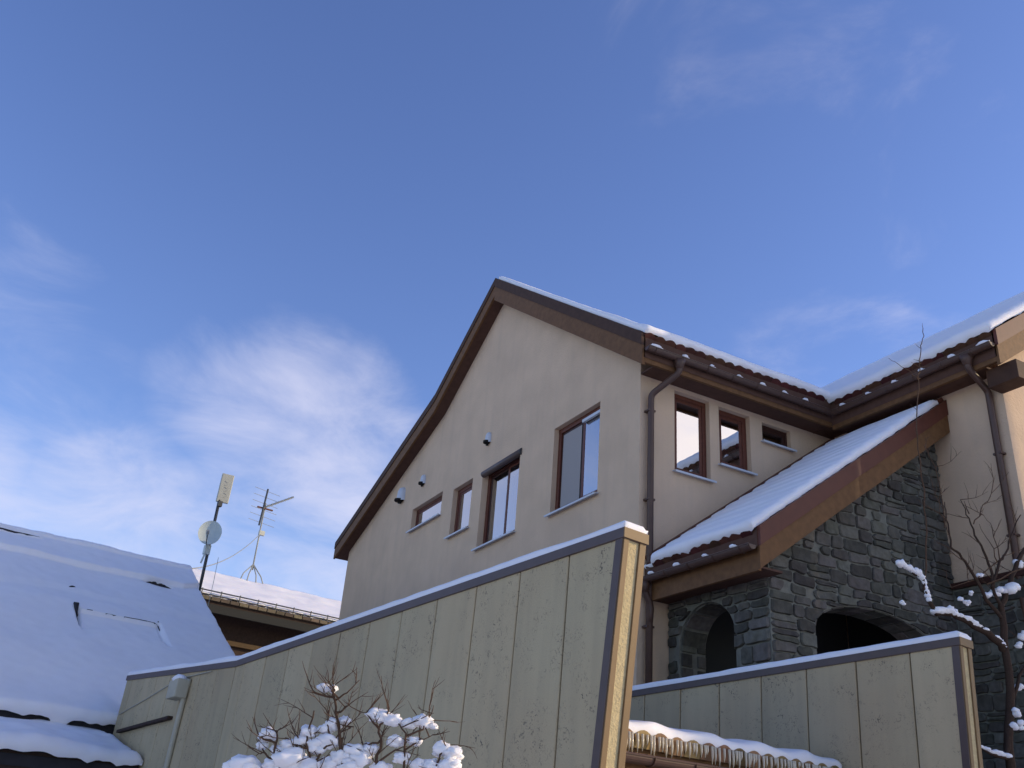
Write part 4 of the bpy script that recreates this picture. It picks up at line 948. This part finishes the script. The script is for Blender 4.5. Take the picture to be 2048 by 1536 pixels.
for k, pts in TR.items():
    off = 0 if k in ('trunk', 'A', 'V', 'Bot') else random.uniform(-.10, .10)
    pp = [(a, b+(off*i/max(1, len(pts)-1)), c) for i, (a, b, c) in enumerate(pts)]
    cr = crook(pp, .012 if k != 'trunk' else .02); r0, r1 = RAD[k]; n = len(cr)
    mb = MB(); mb.tube(cr, [r0+(r1-r0)*(i/(n-1)) for i in range(n)], 8 if r0 > .015 else 5)
    mb.build('trunk' if k == 'trunk' else 'branch', 'bark' if r0 > .012 else 'twig', tree, smooth=True)
    if k in 'BCDEFG' or k in ('D3', 'E2', 'R', 'V2'):
        for i in range(2, n, 2):
            if random.random() < .6: twigs(tw, cr[i], V((random.uniform(-1, 1), random.uniform(-.5, .5), random.uniform(0, 1.2))), random.uniform(.15, .40), .0045, 1)
for i in (18, 24, 30, 33, 36, 38):
    pass
for p_ in TR['V'][5:]:
    for s_ in (-1, 1):
        if random.random() < .75: twigs(tw, V(p_), V((s_*random.uniform(.5, 1), random.uniform(-.3, .3), random.uniform(.1, .6))), random.uniform(.05, .14), .003, 0)
tag(tw.build('twigs', 'twig', tree), kind='stuff')
mb = MB(); random.seed(9)
def lay(pts, r0, r1, n):
    pts = [V(p) for p in pts]
    for i in range(n):
        t = i/(n-1)*(len(pts)-1); k = min(int(t), len(pts)-2); p_ = pts[k].lerp(pts[k+1], t-k); r = (r0+(r1-r0)*i/(n-1))*random.uniform(.7, 1.2)
        mb.blob(p_+Z*(r*.5), r, (1.7, 1.1, .62) if r0 > .028 else (1.15, 1, 1.0), .45, 2, i*1.7+r0*90)
lay(TR['A'][0:6], .030, .052, 26); lay(TR['A'][6:], .026, .034, 18); lay(TR['Bot'][1:], .045, .030, 10)
for (a, b_, c), r in zip([(2.277,-3,4.287),(2.445,-3,4.343),(2.138,-3,4.21),(2.055,-3,4.413),(2.191,-3.05,3.1),(2.207,-3.05,2.989),(1.698,-3,4.091),(1.767,-3,4.074),(0.842,-3,3.913),(2.744,-3,4.648),(2.565,-3,3.894),(2.506,-3,3.785),(2.42,-3,3.365),(1.576,-3,3.981),(1.871,-3,4.181)], [.06,.07,.05,.03,.045,.05,.03,.032,.03,.05,.05,.04,.045,.035,.025]):
    for k in range(3): mb.blob((a+random.uniform(-1, 1)*r*.8, b_+random.uniform(-1, 1)*r*.5, c+random.uniform(-.4, .6)*r), r*random.uniform(.55, .9), (1.15, 1, .85), .4, 2, a*7+k)
tag(mb.build('tree_snow', 'snow', smooth=True), 'clumps of snow lodged on the branches of the bare tree', 'snow', None, 'stuff')

# ------------------------------------------------------------------ snowy shrub in front of the long wall
BUSH = [[(-5.168,-5.416,1.712),(-5.212,-5.394,1.911),(-5.233,-5.384,1.986),(-5.248,-5.376,2.048),(-5.283,-5.358,2.059),(-5.328,-5.335,2.079)],[(-5.248,-5.376,2.048),(-5.212,-5.394,2.078),(-5.176,-5.413,2.129)],[(-5.248,-5.376,2.048),(-5.258,-5.371,2.074),(-5.253,-5.373,2.107)],[(-5.234,-5.383,2.006),(-5.212,-5.394,2.028),(-5.196,-5.402,2.04)],
 [(-5.082,-5.461,1.686),(-5.084,-5.459,1.839),(-5.077,-5.463,1.919),(-5.09,-5.456,1.962),(-5.074,-5.464,1.999),(-5.065,-5.469,2.037)],[(-5.09,-5.456,1.962),(-5.12,-5.441,1.991),(-5.156,-5.423,2.014)],[(-5.078,-5.462,1.923),(-5.12,-5.441,1.902),(-5.143,-5.43,1.91)],[(-4.982,-5.511,1.711),(-4.993,-5.506,1.839),(-4.999,-5.503,1.952),(-5.02,-5.492,1.977)],[(-4.998,-5.503,1.944),(-4.944,-5.531,1.971),(-4.929,-5.538,2.015),(-4.919,-5.544,2.059)],[(-4.996,-5.504,1.895),(-4.951,-5.527,1.937),(-4.911,-5.547,1.955)],
 [(-5.254,-5.373,1.704),(-5.285,-5.357,1.822),(-5.313,-5.343,1.872),(-5.321,-5.339,1.924),(-5.312,-5.343,2.006)],[(-5.285,-5.357,1.822),(-5.264,-5.368,1.872),(-5.23,-5.385,1.906),(-5.194,-5.403,1.949),(-5.175,-5.413,1.96)],[(-5.243,-5.379,1.895),(-5.26,-5.37,1.959),(-5.265,-5.367,2.012)],[(-5.398,-5.299,1.692),(-5.423,-5.287,1.828),(-5.419,-5.289,1.881),(-5.448,-5.274,1.891),(-5.483,-5.256,1.91)],[(-5.419,-5.289,1.881),(-5.421,-5.288,1.916),(-5.411,-5.293,1.937)],[(-5.168,-5.416,1.712),(-5.196,-5.402,1.844),(-5.205,-5.398,1.898),(-5.205,-5.398,1.92)],
 [(-5.325,-5.337,1.682),(-5.358,-5.32,1.813),(-5.353,-5.322,1.864),(-5.342,-5.328,1.9)],[(-4.88,-5.563,1.719),(-4.894,-5.556,1.835),(-4.88,-5.563,1.888),(-4.85,-5.578,1.925)],[(-5.423,-5.287,1.828),(-5.457,-5.269,1.847),(-5.476,-5.26,1.833)],[(-5.084,-5.459,1.839),(-5.028,-5.488,1.892),(-4.989,-5.508,1.909)],[(-5.314,-5.342,1.873),(-5.364,-5.317,1.881),(-5.392,-5.302,1.904)]]
CL = [(-5.285,-5.335,2.092,.023),(-5.254,-5.35,2.093,.018),(-5.089,-5.435,2.01,.039),(-5.045,-5.457,1.999,.034),(-4.94,-5.511,2.004,.034),(-4.988,-5.486,1.99,.028),(-4.903,-5.529,1.988,.016),(-5.443,-5.254,1.911,.034),(-5.457,-5.247,1.87,.021),(-5.312,-5.321,1.935,.03),(-5.232,-5.361,1.968,.032),(-5.2,-5.378,1.981,.023),(-5.259,-5.348,1.948,.025),(-5.244,-5.355,1.906,.039),(-5.332,-5.311,1.898,.028),(-5.371,-5.291,1.878,.034),(-5.4,-5.276,1.857,.028),(-5.356,-5.299,1.834,.057),(-5.279,-5.337,1.885,.037),(-5.153,-5.402,1.879,.039),(-5.196,-5.38,1.856,.037),(-5.134,-5.412,1.858,.046),(-5.1,-5.429,1.892,.028),(-5.024,-5.468,1.925,.032),(-4.961,-5.5,1.93,.025),(-4.997,-5.481,1.87,.028),(-4.866,-5.548,1.912,.034),(-4.832,-5.566,1.906,.032),(-4.835,-5.564,1.884,.023),(-4.94,-5.51,1.852,.03),(-4.898,-5.532,1.852,.034),(-4.84,-5.561,1.854,.041),(-5.499,-5.226,1.8,.051),(-5.54,-5.205,1.793,.032),(-5.291,-5.332,1.819,.041),(-5.226,-5.365,1.825,.037),(-5.063,-5.448,1.83,.032),(-5.412,-5.27,1.809,.034),(-5.16,-5.398,1.822,.041)]
shrub = thing('shrub', (-5.15, -5.42, 0), 'bare brown shrub loaded with snow in front of the long wall', 'shrub')
random.seed(17); tw = MB()
FH = V((math.sin(yaw), math.cos(yaw), 0))
for i, pts in enumerate(BUSH):
    main = pts[0][2] < 1.75; dep = random.uniform(-.06, .06) if main else 0
    if main: pts = [(-5.15+(pts[0][0]+5.15)*.3, -5.42+(pts[0][1]+5.42)*.3, 0.0), (-5.15+(pts[0][0]+5.15)*.7, -5.42+(pts[0][1]+5.42)*.7, 1.0)]+pts
    cr = crook(pts, .006, 3); n = len(cr); mb = MB(); r0 = .0085 if main else .0045
    mb.tube(cr, [r0*(1-.72*k/(n-1)) for k in range(n)], 6); mb.build('stem', 'twig', shrub, smooth=True)
    for k in range(1, n):
        if cr[k].z > 1.7 and random.random() < .55:
            twigs(tw, cr[k], rgt0*random.uniform(-1, 1)+FH*random.uniform(-.6, .6)+Z*random.uniform(-.1, 1.0), random.uniform(.06, .15), .0026, 1)
tag(tw.build('twigs', 'twig', shrub), kind='stuff')
mb = MB()
for i, (a, b_, c, r) in enumerate(CL):
    c0 = V((a, b_, c)); mb.blob(c0, r*.92, (1.15, 1.05, .74), .45, 3, i*2.3)
    for k in range(5):
        o_ = rgt0*random.uniform(-1, 1)*r*.8+FH*random.uniform(-.5, 1)*r+Z*random.uniform(-.55, .35)*r; mb.blob(c0+o_, r*random.uniform(.22, .55), (1.3, 1.1, .7), .5, 2, i+k*9.1)
tag(mb.build('shrub_snow', 'snow', smooth=True), 'rounded cushions of snow on the bare shrub', 'snow', None, 'stuff')
